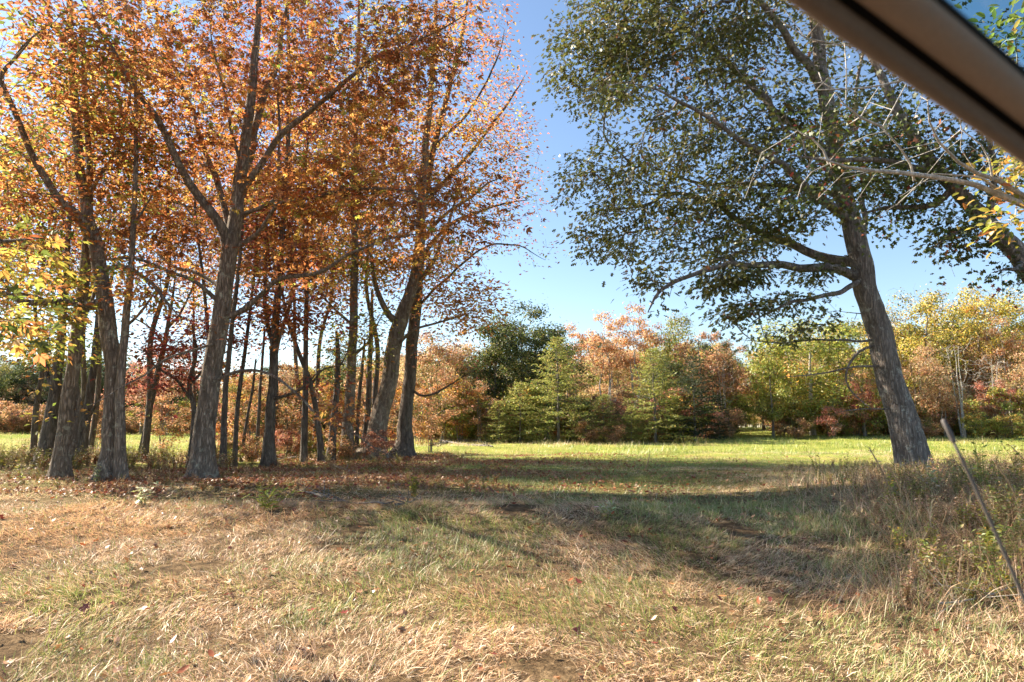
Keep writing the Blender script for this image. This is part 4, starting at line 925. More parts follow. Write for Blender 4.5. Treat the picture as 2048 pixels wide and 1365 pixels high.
FAR = [
    # name, kind, variant, px, top py, Y, label, width
    ("oak_tree", "green", 1, 1043, 598, 47, "tall dark green oak with a yellowish top, behind the pines left of the meadow gap", 1),
    ("oak_tree", "green", 0, 992, 640, 46, "dark green oak directly left of the tall yellow-topped one", 1),
    ("oak_tree", "green", 0, 1092, 645, 49, "dark green oak behind the tip of the largest pine", 1),
    ("maple_tree", "orange", 0, 925, 648, 48, "orange maple touching the sky edge left of the dark green oaks", 1),
    ("maple_tree", "orange", 1, 868, 660, 47, "orange-brown maple seen behind the rightmost trunk of the left cluster", 1),
    ("birch_tree", "peach", 0, 1142, 645, 55, "thin peach-tinted tree right of the dark green oaks at the skyline", 1),
    ("maple_tree", "peach", 0, 1205, 622, 53, "slender orange-tinted tree at the middle of the far skyline", 1.1),
    ("birch_tree", "peach", 0, 1272, 605, 52, "pale-trunked tree with wispy pink top, tallest above the middle pines", 1),
    ("maple_tree", "orange", 1, 1232, 668, 56, "orange maple tucked left of the pale-trunked tree", 1),
    ("oak_tree", "yg", 1, 1345, 618, 54, "yellow-green oak crown right of the pale-trunked tree at the skyline", .8),
    ("oak_tree", "green", 1, 1322, 700, 48, "dark oak standing behind the big rounded pine", .8),
    ("oak_tree", "brown", 0, 1398, 640, 50, "brown-leaved oak at the right end of the middle grove", 1),
    ("oak_tree", "brown", 1, 1432, 662, 51, "sparse brown tree at the grove's corner beside the track", .8),
    ("bare_tree", "bare", 0, 1446, 705, 48, "leaning leafless tree at the corner by the track", .7),
    ("pine_tree", "pine", 0, 1115, 676, 41, "largest yellow-green pine of the far edge, with a pointed top", 1.35),
    ("pine_tree", "pine", 1, 1040, 765, 41, "middle-sized pine left of the largest one", 1.3),
    ("pine_tree", "pine", 1, 998, 802, 40.5, "smallest yellow-green pine at the left end of the pine row", 1.4),
    ("pine_tree", "pine", 1, 1206, 790, 41.5, "low pine mixed with brush just right of the largest pine", 1.5),
    ("pine_tree", "pine", 0, 1306, 698, 41.5, "broad full pine in the middle of the far edge", 1.5),
    ("pine_tree", "pine", 1, 1262, 812, 40.5, "low spreading pine at the foot of the broad full one", 1.2),
    ("cedar_tree", "cedar", 0, 1385, 712, 43, "shade-coloured cedar right of the broad full pine", 1.3),
    ("cedar_tree", "cedar", 0, 1436, 790, 46, "low shade-coloured cedar at the track corner", 1.2),
    ("oak_tree", "brown", 0, 1462, 668, 56, "brown crown leaning over the left side of the track gap", 1.2),
    ("oak_tree", "yg", 1, 1520, 690, 60, "pale yellow-green crown over the right side of the track gap", 1.1),
    ("oak_tree", "tan", 0, 1488, 765, 78, "pale tan tree seen far down the track gap", 1),
    ("oak_tree", "tan", 0, 1528, 745, 82, "taller tan tree at the far end of the track, right side", 1),
    ("shrub", "shrub", 0, 1510, 832, 66, "round green bush at the right corner of the track gap", 1),
    ("poplar_tree", "yg", 0, 1612, 610, 50, "large yellow-green tree behind the oak's dead branches", 1.3),
    ("poplar_tree", "yg", 1, 1538, 690, 48, "yellow-green tree beside the track's right corner", .9),
    ("poplar_tree", "yg", 1, 1672, 640, 53, "yellow-green crown touching the leaning oak trunk from behind", 1),
    ("oak_tree", "brown", 1, 1565, 668, 57, "brownish crown peeping between the two yellow-green trees", 1),
    ("maple_tree", "red", 0, 1722, 745, 48, "red maple low behind the leaning oak trunk", .8),
    ("maple_tree", "orange", 0, 1702, 690, 53, "orange crown showing left of the leaning oak trunk", .9),
    ("oak_tree", "yellow", 0, 1845, 572, 58, "tall yellow oak, first crown right of the leaning trunk", 1),
    ("oak_tree", "yellow", 1, 1948, 570, 60, "tall yellow oak, second crown right of the leaning trunk", 1),
    ("oak_tree", "yellow", 0, 2052, 568, 60, "tall yellow oak cut by the right frame edge", 1),
    ("oak_tree", "yellow", 1, 1768, 612, 60, "yellow oak half hidden behind the leaning oak trunk", .9),
    ("maple_tree", "orange", 1, 1832, 688, 50, "orange maple in front of the first tall yellow oak", 1),
    ("maple_tree", "orange", 0, 1882, 735, 49, "smaller orange maple left of the bare pale tree", 1),
    ("bare_tree", "bare", 0, 1912, 655, 48, "bare pale tree with a fan of white branches at the right", 1),
    ("bare_tree", "bare", 0, 1975, 690, 50, "second bare pale tree, nearer the right edge", .9),
    ("maple_tree", "peach", 0, 2000, 632, 55, "peach-coloured thin crown behind the second bare tree", 1),
    ("maple_tree", "red", 0, 1985, 745, 49.5, "dull red maple among the bare pale trees", .9),
    ("maple_tree", "orange", 1, 2040, 700, 52, "orange maple at the right edge under the tall yellow oak", 1),
    ("shrub", "shrub", 0, 1955, 822, 46, "bright green bush at the meadow edge behind the antenna tip", 1),
    ("shrub", "shrub", 0, 2020, 826, 45.5, "olive-green bush at the meadow edge by the right frame edge", 1.3),
    ("shrub", "shrub", 2, 1660, 812, 46, "low red bush left of the leaning oak trunk", 1),
    ("cedar_tree", "cedar", 0, 18, 742, 84, "shade-coloured conifer at the far side of the left meadow, by the left frame edge", 1.5),
    ("cedar_tree", "cedar", 0, 84, 728, 84, "shade-coloured conifer behind the leftmost grey trunk", 1.5),
    ("cedar_tree", "cedar", 0, 168, 745, 84, "shade-coloured conifer seen between the leftmost and the stout curved trunk", 1.5),
    ("cedar_tree", "cedar", 0, 262, 735, 84, "shade-coloured conifer right of the slim straight stem across the left meadow", 1.5),
    ("cedar_tree", "cedar", 0, 318, 755, 84, "shade-coloured conifer behind the bare leaning tree", 1.5),
    ("maple_tree", "red", 0, 345, 668, 60, "red maple across the left meadow, left of the thickest hickory", 1),
    ("maple_tree", "red", 0, 292, 705, 62, "smaller red maple below the patch of sky on the left", 1),
    ("maple_tree", "yellow", 1, 480, 745, 58, "yellow tree across the meadow just right of the thickest hickory", .9),
    ("maple_tree", "orange", 1, 560, 722, 60, "orange tree across the meadow behind the red gum", 1),
    ("oak_tree", "yellow", 0, 628, 735, 58, "golden tree across the meadow behind the kinked sapling", .9),
    ("oak_tree", "green", 0, 680, 690, 60, "green tree across the meadow behind the bare broken stem", 1),
    ("maple_tree", "orange", 0, 742, 715, 56, "orange tree across the meadow behind the leaning forked trunk", 1),
    ("oak_tree", "brown", 0, 795, 690, 54, "brown tree across the meadow between the two rightmost cluster trunks", 1),
    ("sapling_tree", "sapling", 0, 842, 735, 42, "slender rust-coloured sapling just right of the rightmost cluster trunk", 1.2),
    ("sapling_tree", "sapling", 1, 885, 725, 43, "slender brown sapling, second right of the cluster", 1.2),
    ("sapling_tree", "sapling", 0, 925, 740, 42.5, "slender rust-coloured sapling above the brush pile", 1.2),
    ("sapling_tree", "sapling", 1, 962, 752, 42, "brown sapling thicket tree beside the smallest pine", 1.3),
    ("sapling_tree", "sapling", 1, 1165, 740, 45, "brown sapling showing right behind the largest pine", 1.1),
    ("sapling_tree", "sapling", 1, 1245, 760, 43.5, "brown sapling between the low pine and the broad pine", 1.2),
    ("shrub", "shrub", 1, 1178, 835, 40.2, "brown brushy shrub at the foot of the largest pine", 1.1),
    ("shrub", "shrub", 1, 1228, 842, 40, "brown leafy shrub between the two low pines", 1),
    ("shrub", "shrub", 1, 1590, 830, 46, "brownish shrub under the large yellow-green tree", 1.2),
    ("shrub", "shrub", 1, 1850, 828, 46, "tawny shrub right of the leaning oak at the meadow edge", 1.2),
]
UNDER = [
    ("sapling", 1, 335, 765, 27, "rusty sapling under the bare leaning tree", 1.5),
    ("sapling", 0, 470, 700, 26, "rust-coloured sapling just right of the thickest hickory trunk", 1.2), ("sapling", 1, 505, 735, 24, "brown leafy sapling hugging the red gum's left side", 1.2),
    ("sapling", 1, 585, 715, 25, "brown leafy sapling between the red gum and the kinked stem", 1.3), ("sapling", 0, 628, 745, 28, "rust-coloured sapling behind the kinked leaning stem", 1.3),
    ("sapling", 0, 668, 760, 24, "short rust-coloured sapling at the bare broken stem", 1.3), ("sapling", 1, 725, 720, 27, "brown sapling behind the gap left of the leaning forked trunk", 1.3),
    ("sapling", 0, 775, 755, 28, "rust-coloured sapling between the two rightmost cluster trunks", 1.2), ("sapling", 1, 862, 745, 27, "brown sapling rising right of the rightmost cluster trunk", 1.2),
    ("sapling", 1, 205, 790, 26, "rusty sapling between the two leftmost thick trunks", 1.2)]
UNDER += [
    ("tall", 0, 345, 60, 21.5, "tall slim orange tree rising left of the thickest hickory", .9), ("tall", 1, 232, 30, 23.5, "tall slim tree rising behind the stout curved trunk", 1),
    ("tall", 1, 505, 90, 19.5, "tall slim tree rising between the thickest hickory and the red gum", .9), ("tall", 0, 640, 60, 21, "tall slim tree rising right of the red gum", .9),
    ("tall", 0, 575, 170, 25, "tall orange tree standing back behind the red gum", 1), ("tall", 1, 655, 120, 26.5, "tall golden tree standing back behind the kinked stem", 1),
    ("tall", 0, 770, 150, 25.5, "tall orange tree standing back behind the leaning forked trunk", 1), ("tall", 1, 425, 300, 27, "tall sparse tree standing back behind the thickest hickory", .9),
    ("tall", 0, 130, 200, 22, "tall orange tree standing back behind the leftmost grey trunk", 1), ("tall", 1, 20, 220, 21, "tall golden tree at the back by the left frame edge", 1),
    ("tall", 0, -190, 150, 22, "tall orange tree just out past the left frame edge", 1), ("tall", 0, -60, 50, 20, "tall orange tree behind the low golden leaves at the left edge", 1)]
for kd, k, px, top, Y_, lab, wd in UNDER:
    if kd == "tall": far_tree("hickory_tree", kd, k, px, top, Y_, lab, "tall trees at the back of the left cluster", "tree", wd)
    else: far_tree("sapling_tree", kd, k, px, top, Y_, lab, "understory saplings among the left cluster", "sapling", wd)
for nm, kd, k, px, top, Y_, lab, wd in FAR:
    far_tree(nm, kd, k, px, top, Y_, lab, "trees along the far edge of the meadow" if nm != "shrub" else "shrubs along the far edge of the meadow", "shrub" if nm == "shrub" else "tree", wd)

# the wood behind them, one mass
wp, wscale = [], []
for kd in ("orange", "brown", "yg", "yellow", "green", "tan", "cedar"):
    for q in ("crown", "trunk"): wp.append(PR[kd][0][q])
    wscale.append(PR[kd][0]["H"])
pts, rot, scl, pk = [], [], [], []
for i in range(380):
    px = rng.uniform(-150, 2250); Y_ = rng.uniform(58, 82)
    if i >= 200: px = rng.uniform(-200, 860)
    if px < 860: Y_ += 22
    if 1455 < px < 1545: Y_ += 45
    x = (px - 1024) / F_PX * Y_
    lim = np.interp(px, [-150, 0, 300, 430, 700, 830, 960, 1100, 1300, 1420, 1480, 1560, 1750, 2250], [705, 705, 720, 740, 710, 690, 690, 675, 650, 670, 720, 680, 640, 620])
    top = at(px, lim + rng.uniform(0, 60), Y_)[2]; h = top - gz(x, Y_); k = rng.choice(7, p=[.22, .2, .16, .12, .18, .12, 0] if px > 430 else [.05, .1, 0, 0, .25, 0, .6])  # left stretch is mostly cedars with shade painted into their needles
    a = rng.random() * 6.283
    for q in (0, 1): pts.append((x, Y_, gz(x, Y_))); rot.append((0, 0, a)); scl.append(max(h, 3) / wscale[k]); pk.append(2 * k + q)
for i in range(26):
    px = rng.uniform(1440, 1570); Y_ = rng.uniform(88, 112); x = (px - 1024) / F_PX * Y_; k = rng.choice([0, 1, 2, 5]); a = rng.random() * 6.283
    h = at(px, rng.uniform(760, 800), Y_)[2] - gz(x, Y_)
    for q in (0, 1): pts.append((x, Y_, gz(x, Y_))); rot.append((0, 0, a)); scl.append(h / wscale[k]); pk.append(2 * k + q)
scatter("woods", wp, np.array(pts), np.array(rot), np.array(scl), np.array(pk), "mixed autumn woods closing the view behind the meadow's edge trees", "woods")

# brush along the wood's edge
up = [PR["shrub"][k]["crown"] for k in range(3)] + [PR["shrub"][k]["trunk"] for k in range(3)]
pts, rot, scl, pk = [], [], [], []
for i in range(420):
    px = rng.uniform(-60, 2150)
    Y_ = np.interp(px, [0, 430, 800, 900, 1380, 1450, 1470, 1540, 1560, 2050], [66, 60, 52, 43, 43, 47, 60, 60, 48, 48]) + 0.5 + 18 * rng.random() ** 1.6
    if 1462 < px < 1542: continue
    x = (px - 1024) / F_PX * Y_; k = rng.choice(3, p=[.42, .53, .05]); a = rng.random() * 6.283; s_ = rng.uniform(.45, 1.5)
    for q in (0, 3): pts.append((x, Y_, gz(x, Y_))); rot.append((0, 0, a)); scl.append(s_); pk.append(k + q)
for i in range(34):       # among the trunks of the left cluster
    Y_ = rng.uniform(20, 31); px = rng.uniform(430, 800); x = (px - 1024) / F_PX * Y_; k = rng.choice(3, p=[.25, .6, .15]); a = rng.random() * 6.283; s_ = rng.uniform(.2, .5)
    for q in (0, 3): pts.append((x, Y_, gz(x, Y_))); rot.append((0, 0, a)); scl.append(s_); pk.append(k + q)
scatter("undergrowth", up, np.array(pts), np.array(rot), np.array(scl), np.array(pk), "tangled brown and olive brush between the left trunks and along the far woods", "undergrowth")

# ------------------------------------------------------------------ weeds, stalks and fallen branches
def weed_parts(seed, H, n_stem, leaf_len, pal, per=16, lean=0.25, kind="five", stemc=(0.30, 0.20, 0.10)):
    """a clump of leafy stems; returns stem mesh data and leaf mesh data round the origin"""
    r = np.random.default_rng(seed); A, B, ra, rb, LP, LA = [], [], [], [], [], []
    for k in range(n_stem):
        az = r.random() * 6.283; ln = abs(r.normal(lean, lean * .6)); h = H * (0.6 + 0.45 * r.random()); q = np.array([*r.normal(0, .04 * H, 2), -0.03]); m = 7
        for j in range(1, m + 1):
            t = j / m
            nq = q + np.array([math.cos(az) * ln * h / m * (0.4 + 1.2 * t), math.sin(az) * ln * h / m * (0.4 + 1.2 * t), h / m]) + r.normal(0, .008 * H, 3)
            A.append(q); B.append(nq); ra.append(.0045 * (1.1 - t) + .0015); rb.append(.0045 * (1.0 - t) + .0012); 
            if t > 0.2:
                for _ in range(max(1, per // m)):
                    LP.append(q + (nq - q) * r.random()); a2 = r.random() * 6.283; LA.append((math.cos(a2), math.sin(a2), 0.35 + r.normal(0, .3)))
            q = nq
    LP = np.array(LP); LA = np.array(LA); n = len(LP); nr = r.normal(0, .4, (n, 3)); nr[:, 2] += 1
    return segments(np.array(A), np.array(B), np.array(ra), np.array(rb), 4), place_leaves(kind, LP, LA, nr, leaf_len * (.6 + .7 * r.random(n)), pick_colours(pal, n, r))
M_STEM = plain_mat("dry_stem", (0.36, 0.25, 0.14), 0.8, noise=0.4, nscale=40)
M_STEMG = plain_mat("green_stem", (0.20, 0.20, 0.06), 0.7, noise=0.3, nscale=40)
P_WEED = [(4, C_OLIVE), (3, C_YG), (2, (0.30, 0.20, 0.08)), (1, C_GREEN)]
P_DRY = [(4, (0.46, 0.30, 0.17)), (3, (0.60, 0.44, 0.27)), (2, (0.28, 0.17, 0.09)), (1, C_OLIVE)]
P_TUFT = [(4, (0.22, 0.27, 0.07)), (3, (0.34, 0.36, 0.11)), (2, (0.5, 0.43, 0.22))]
P_PALE = [(4, (0.46, 0.46, 0.30)), (3, (0.36, 0.38, 0.14)), (2, (0.60, 0.52, 0.38))]
P_BRIGHT = [(5, (0.36, 0.37, 0.06)), (3, (0.24, 0.28, 0.05)), (1, C_GOLD)]
def ground_point(px, py):
    d = ray(px, py); t = 3.0
    for _ in range(4000):
        p = EYE + d * t
        if p[2] <= gz(p[0], p[1]): break
        t += 0.02
    return np.array([p[0], p[1], gz(p[0], p[1])])
for i, (px, py, H, ns, ll, pal, lab) in enumerate([
    (1640, 955, .75, 4, .055, P_WEED, "leafy weed with dark leaves rising against the lit meadow, left of the leaning oak"),
    (1695, 960, .55, 3, .05, P_WEED, "smaller upright weed between the dark-leaved weed and the leaning oak"),
    (1780, 1010, .42, 4, .06, P_BRIGHT, "yellow-green leafy plant low in front of the leaning oak"),
    (1870, 1000, .50, 4, .055, P_PALE, "pale grey-leaved weed with fuzzy heads right of the leaning oak foot"),
    (1965, 985, .95, 6, .06, P_BRIGHT, "tall bushy green plant behind the antenna"),
    (2035, 970, .85, 5, .06, P_WEED, "dense leafy weed at the right frame edge beside the bushy plant"),
    (1985, 1110, .30, 6, .07, P_BRIGHT, "low yellow-green leafy patch by the antenna on the sunlit bank"),
    (1905, 1140, .13, 12, .05, P_TUFT, "small bright yellow-green rosette in the sunlit straw"),
    (45, 975, .50, 3, .05, P_WEED, "small branching weed at the left frame edge under the trees"),
    (195, 965, .32, 5, .055, P_PALE, "pale-leaved plant at the foot of the leftmost grey trunk"),
    (285, 1012, .30, 6, .06, P_PALE, "whitish low leafy plant in sunlit grass below the slim stem"),
    (535, 1020, .36, 7, .12, P_BRIGHT, "tuft of long yellow-green blades at the shade line, below the thickest hickory"),
    (830, 1000, .34, 6, .06, P_WEED, "low leafy clump in the shade below the rightmost cluster trunk"),
    (1215, 1035, .20, 8, .10, P_PALE, "pale sunlit grass tuft alone in the shaded track")]):
    b = ground_point(px, py); st, lf = weed_parts(300 + i, H, ns, ll, pal, per=24, kind="five" if ll < .09 else "needle", lean=0.25 if ll < .09 else .6)
    o = empty("weed_plant", b); tag(o, lab, "plant", "single weeds standing in the grass")
    link("stem", mesh("stem", st[0], st[1], M_STEMG), o); tag(link("leaves", mesh("leaves", lf[0], lf[1], M_LEAF, lf[2]), o), kind="stuff")

for i, (p0, p1, w, lab) in enumerate([
    ((1788, 1010), (1738, 895), 5, "reddish dry stalk standing before the leaning oak trunk"),
    ((1810, 1015), (1778, 935), 4, "shorter red-brown stalk right beside the tall reddish one"),
    ((2046, 1030), (1985, 918), 5, "long straw-coloured stalk leaning left, right of the antenna"),
    ((2075, 960), (2022, 893), 4, "thin pale stalk at the right frame edge above the long leaning one"),
    ((1795, 1095), (1668, 992), 4, "bent straw stalk lying left over the shaded bank"),
    ((1815, 1060), (1760, 985), 3, "slim dry stalk just right of the bent straw one"),
    ((1290, 940), (1300, 905), 2.5, "lone thin stem at the edge of the shaded meadow")]):
    b = ground_point(*p0); e = at(p1[0], p1[1], b[1] - 0.05); q = np.array([[*b, w], [*(b * .55 + e * .45 + np.array([.02, 0, .03])), w * .8], [*e, w * .35]])
    q[0, 2] -= .03; q = catmull(q, .06); q[:, 3] *= b[1] / F_PX * .5
    V, Fc = tube(q[:, :3], q[:, 3], 6, rough=.1, seed=i)
    r = np.random.default_rng(400 + i); k = r.integers(len(q) // 3, len(q), 22); LA = r.normal(0, 1, (22, 3)); LA[:, 2] = abs(LA[:, 2]) * .8; nr = r.normal(0, .6, (22, 3)); nr[:, 2] += 1
    lf = place_leaves("needle", q[k, :3], LA, nr, .05 * (.5 + r.random(22)), pick_colours(P_DRY, 22, r))
    o = empty("dry_stalk", b); tag(o, lab, "plant stalk", "dry stalks on the bank")
    link("stem", mesh("stem", V - b, Fc, M_STEM), o); tag(link("leaves", mesh("leaves", lf[0] - b, lf[1], M_LITTER, lf[2]), o), kind="stuff")

for i, (pl, w, lab) in enumerate([
    ([(588, 902), (630, 918), (668, 934), (700, 946), (722, 950)], 4, "pale fallen branch in front of the mid cluster trunks"),
    ([(520, 925), (570, 922), (592, 916)], 3, "thin pale stick lying left of the fallen branch"),
    ([(600, 985), (668, 1003), (710, 1010), (752, 1012), (790, 1013)], 6, "grey fallen limb lying along the shade line in the litter"),
    ([(790, 1013), (815, 1010), (838, 1004)], 5, "short grey log piece at the right end of the grey fallen limb"),
    ([(1880, 1225), (1960, 1212), (2040, 1190)], 4, "straw-pale stick lying on the sunlit right bank"),
    ([(860, 893), (900, 886), (935, 884)], 5, "pale limb on the brush heap beyond the cluster"),
    ([(880, 884), (930, 890), (985, 895)], 5, "long grey limb at the foot of the brush heap"),
    ([(905, 880), (945, 883), (975, 888)], 4, "crossed grey limb on top of the brush heap")]):
    q = []
    for px, py in pl:
        b = ground_point(px, min(py, 905) if i < 5 else py) if False else ground_point(px, py); q.append([b[0], b[1], b[2] + 0.02 + (0.05 * random.random()), w * b[1] / F_PX * .5])
    q = catmull(np.array(q), .12); r = np.random.default_rng(500 + i); q[:, :3] += r.normal(0, .012, (len(q), 3)); b = q[len(q) // 2, :3].copy()
    V, Fc = tube(q[:, :3], q[:, 3] * np.linspace(1, .5, len(q)), 8, rough=.15, seed=60 + i)
    o = empty("fallen_branch", b); tag(o, lab, "branch", "fallen branches on the ground"); link("stem", mesh("stem", V - b, Fc, M_BARKP if i in (0, 1, 4) else M_FARBARK, smooth_shade=True), o)
    k = r.integers(1, len(q), 9); e = q[k, :3] + r.normal(0, 1, (9, 3)) * np.array([.25, .25, .10]) + np.array([0, 0, .10])
    sg = segments(q[k, :3], e, q[k, 3] * .45, q[k, 3] * .12, 4); link("twigs", mesh("twigs", sg[0] - b, sg[1], M_BARKP if i in (0, 1, 4) else M_FARBARK), o)["kind"] = "stuff"

# low brush under the left cluster and the rough bank by the oak: one mass each
wp = []
for sd_, pal, H, ll in ((1, P_WEED, .55, .05), (2, P_WEED, .7, .055), (3, P_DRY, .5, .05), (4, P_DRY, .6, .06), (5, [(3, C_RUST), (2, C_RED), (2, C_BROWN)], .4, .06), (6, P_BRIGHT, .5, .06), (7, P_TUFT, .6, .07)):
    st, lf = weed_parts(600 + sd_, H, 9, ll, pal, per=26, lean=.35)
    cs = np.tile(np.array([[.26, .18, .10]]), (len(st[0]), 1))
    V, Fc, C = join([(st[0], st[1], cs), (lf[0], [lf[1]], lf[2])])
    wp.append(mesh("weed_clump", V, Fc, M_GRASS, C))
pts, scl, pk = [], [], []
for i in range(420):      # left, between the trunks and the meadow
    Y_ = rng.uniform(16.5, 25); px = rng.uniform(-60, 470) if rng.random() < .72 else rng.uniform(470, 830); x = (px - 1024) / F_PX * Y_
    pts.append((x, Y_, gz(x, Y_))); scl.append(rng.uniform(.5, 1.1) * (1 if px < 470 else .55)); pk.append(rng.choice(5, p=[.34, .3, .14, .12, .10]))
for i in range(520):      # right bank
    Y_ = rng.uniform(7.0, 20); px = 1560 + 560 * rng.random() ** .8 + (Y_ < 10) * 120; x = (px - 1024) / F_PX * Y_
    pts.append((x, Y_, gz(x, Y_))); scl.append(rng.uniform(.3, .72) * np.interp(px, [1560, 1800], [.5, 1.0])); pk.append(rng.choice(5, p=[.2, .16, .32, .27, .05]))
for i in range(160):      # litter plants in front of the trunks
    Y_ = rng.uniform(11, 16); px = rng.uniform(-40, 1000); x = (px - 1024) / F_PX * Y_
    pts.append((x, Y_, gz(x, Y_))); scl.append(rng.uniform(.2, .45)); pk.append(rng.choice(5, p=[.2, .1, .3, .2, .2]))
for i in range(130):      # lit leafy patch at the right edge
    Y_ = rng.uniform(5.2, 10); px = 1760 + 340 * rng.random() ** .7; x = (px - 1024) / F_PX * Y_
    pts.append((x, Y_, gz(x, Y_))); scl.append(rng.uniform(.3, .7)); pk.append(rng.choice([5, 5, 6, 2, 3]))
n = len(pts); scatter("weeds", wp, np.array(pts), np.stack([rng.normal(0, .1, n), rng.normal(0, .1, n), rng.random(n) * 6.28], 1), np.array(scl), np.array(pk), "rough olive and brown weeds under the trees and over the bank by the oak", "weeds")

# ------------------------------------------------------------------ the car the view is taken from
import bmesh
M_TRIM = plain_mat("pillar_trim", (0.42, 0.31, 0.245), 0.95, 0.04, noise=.08, nscale=400, bump=.2)
M_TRIMD = plain_mat("door_trim", (0.26, 0.195, 0.155), 0.95, 0.04, noise=.1, nscale=300, bump=.2)
M_RUBBER = plain_mat("rubber_seal", (0.018, 0.017, 0.017), 0.6, 0.3)
M_PAINT = plain_mat("car_paint", (0.10, 0.085, 0.07), 0.25, 0.5, noise=.03, coat=.6)
M_LINER = plain_mat("headliner", (0.45, 0.39, 0.33), 0.95, 0.1, noise=.05, nscale=500)
M_STEEL = plain_mat("antenna_steel", (0.12, 0.108, 0.10), 0.6, 0.3, metallic=.1, noise=.05)
M_TYRE = plain_mat("tyre_rubber", (0.025, 0.025, 0.025), 0.8, 0.3)
mg, n_, l_, out_ = new_mat("windshield_glass")
tcg = n_.new("ShaderNodeTexCoord"); sxg = n_.new("ShaderNodeSeparateXYZ"); l_.new(tcg.outputs["Object"], sxg.inputs[0])
mrg = n_.new("ShaderNodeMapRange"); mrg.inputs[1].default_value = 1.20; mrg.inputs[2].default_value = 1.27; l_.new(sxg.outputs["Z"], mrg.inputs[0])
mxg = n_.new("ShaderNodeMix"); mxg.data_type = 'RGBA'; mxg.inputs[6].default_value = (.86, .93, .90, 1); mxg.inputs[7].default_value = (.42, .66, .72, 1); l_.new(mrg.outputs[0], mxg.inputs[0])
trg = n_.new("ShaderNodeBsdfTransparent"); l_.new(mxg.outputs[2], trg.inputs[0]); glg = n_.new("ShaderNodeBsdfGlossy"); glg.inputs["Roughness"].default_value = .02
mig = n_.new("ShaderNodeMixShader"); mig.inputs[0].default_value = .05; l_.new(trg.outputs[0], mig.inputs[1]); l_.new(glg.outputs[0], mig.inputs[2]); l_.new(mig.outputs[0], out_.inputs[0])

car = empty("car", (0, 0, 0)); tag(car, "car whose brown windscreen pillar crosses the top right corner, slim grey antenna below it", "car")
PA, PB = at(1735, 0, .50), at(2048, 238, .53)
tdir = (PB - PA) / np.linalg.norm(PB - PA)
CF = np.array([.97, .243, 0]); CF /= np.linalg.norm(CF); CL = np.array([-CF[1], CF[0], 0]); UP = np.array([0, 0, 1.0])
def strip(name, prof, mat, s0=-.13, s1=.62, m=24):
    """a moulding drawn along the pillar; prof = [(across 0..1, towards the seat in m)]"""
    rows = []
    for s_ in np.linspace(s0, s1, m):
        c = PA + tdir * s_ + np.array([0, 0, -0.05 * max(s_, 0) ** 2]); view = EYE - c; view /= np.linalg.norm(view)
        nn = view - tdir * np.dot(view, tdir); nn /= np.linalg.norm(nn); u = np.cross(tdir, nn); u = u if u[2] > 0 else -u
        w = np.interp(s_, [-.13, 0, .18, .62], [.068, .065, .050, .045])
        rows.append([c + u * (a - .5) * w + nn * b for a, b in prof])
    V = np.array(rows).reshape(-1, 3); k = len(prof); i = np.arange(m - 1)[:, None] * k; j = np.arange(k)[None, :]
    Q = np.stack([i + j, i + (j + 1) % k, i + k + (j + 1) % k, i + k + j], -1).reshape(-1, 4)
    return link(name, mesh(name, V, [Q, np.array([list(range(k))[::-1]]), np.array([[(m - 1) * k + q for q in range(k)]])], mat, smooth_shade=True), car)
def arc(a0, a1, h, base, n=9): return [(a0 + (a1 - a0) * t, base + h * math.sin(math.pi * t) ** .6) for t in np.linspace(0, 1, n)] + [(a1, base - .02), (a0, base - .02)]
strip("door_frame", arc(0.0, .31, .008, -.004), M_TRIMD)
strip("door_seal", arc(.28, .47, .003, -.012), M_RUBBER)
strip("pillar_trim", arc(.43, .91, .006, .000), M_TRIM)
strip("glass_seal", arc(.90, 1.0, .004, -.004), M_RUBBER)
# windscreen, roof, bonnet, doors: car axes f (ahead), s (to the left side), z
def W3(f, s_, z): return CF * f + CL * s_ + UP * z
sideA = float(np.dot(PA, CL)); fA = float(np.dot(PA, CF)); fB = float(np.dot(PB, CF)); dzdf = (PB[2] - PA[2]) / (fB - fA)
def pil(f): return PA[2] + (f - fA) * dzdf
f0, f1 = fA - .10, fA + .62
def sheet(name, pts_, mat, thick=.012, bev=.0):
    bm = bmesh.new(); vs_ = [bm.verts.new(tuple(p)) for p in pts_]; bm.faces.new(vs_); bmesh.ops.recalc_face_normals(bm, faces=bm.faces)
    me = bpy.data.meshes.new(name); bm.to_mesh(me); bm.free(); me.materials.append(mat); o = link(name, me, car)
    so = o.modifiers.new("thickness", 'SOLIDIFY'); so.thickness = thick; so.offset = 0
    if bev: bv = o.modifiers.new("edge", 'BEVEL'); bv.width = bev; bv.segments = 3
    return o
sL, sR = sideA + .02, sideA - 1.42
gm = 12; rows = []
for k in range(gm + 1):
    t = k / gm; s_ = (sL - .035) * (1 - t) + (sR + .03) * t; bow = .10 * math.sin(math.pi * t)
    for f in np.linspace(f0, f1, 7): rows.append(W3(f + bow, s_, pil(f) + .035))
ix = (np.arange(gm)[:, None] * 7 + np.arange(6)[None]).ravel()
link("windshield", mesh("windshield", np.array(rows), np.stack([ix, ix + 1, ix + 8, ix + 7], 1), mg, smooth_shade=True), car)
zr = pil(f0) + .05; fb = f0 - 2.3; zs_ = .62; zb = gz(0, 0) + .22
sheet("roof", [W3(f0, sL, zr), W3(f0 + .09, (sL + sR) / 2, zr + .02), W3(f0, sR, zr), W3(fb, sR, zr - .02), W3(fb, sL, zr - .02)], M_PAINT, .02, .006)
sheet("headliner", [W3(f0 - .01, sL - .02, zr - .025), W3(f0 - .01, sR + .02, zr - .025), W3(fb, sR + .02, zr - .045), W3(fb, sL - .02, zr - .045)], M_LINER, .012)
sheet("door", [W3(f1 - .1, sL + .06, zs_ - .06), W3(f0 - .95, sL + .06, zs_), W3(f0 - .95, sL + .08, zb), W3(f1 - .1, sL + .08, zb)], M_PAINT, .09, .01)
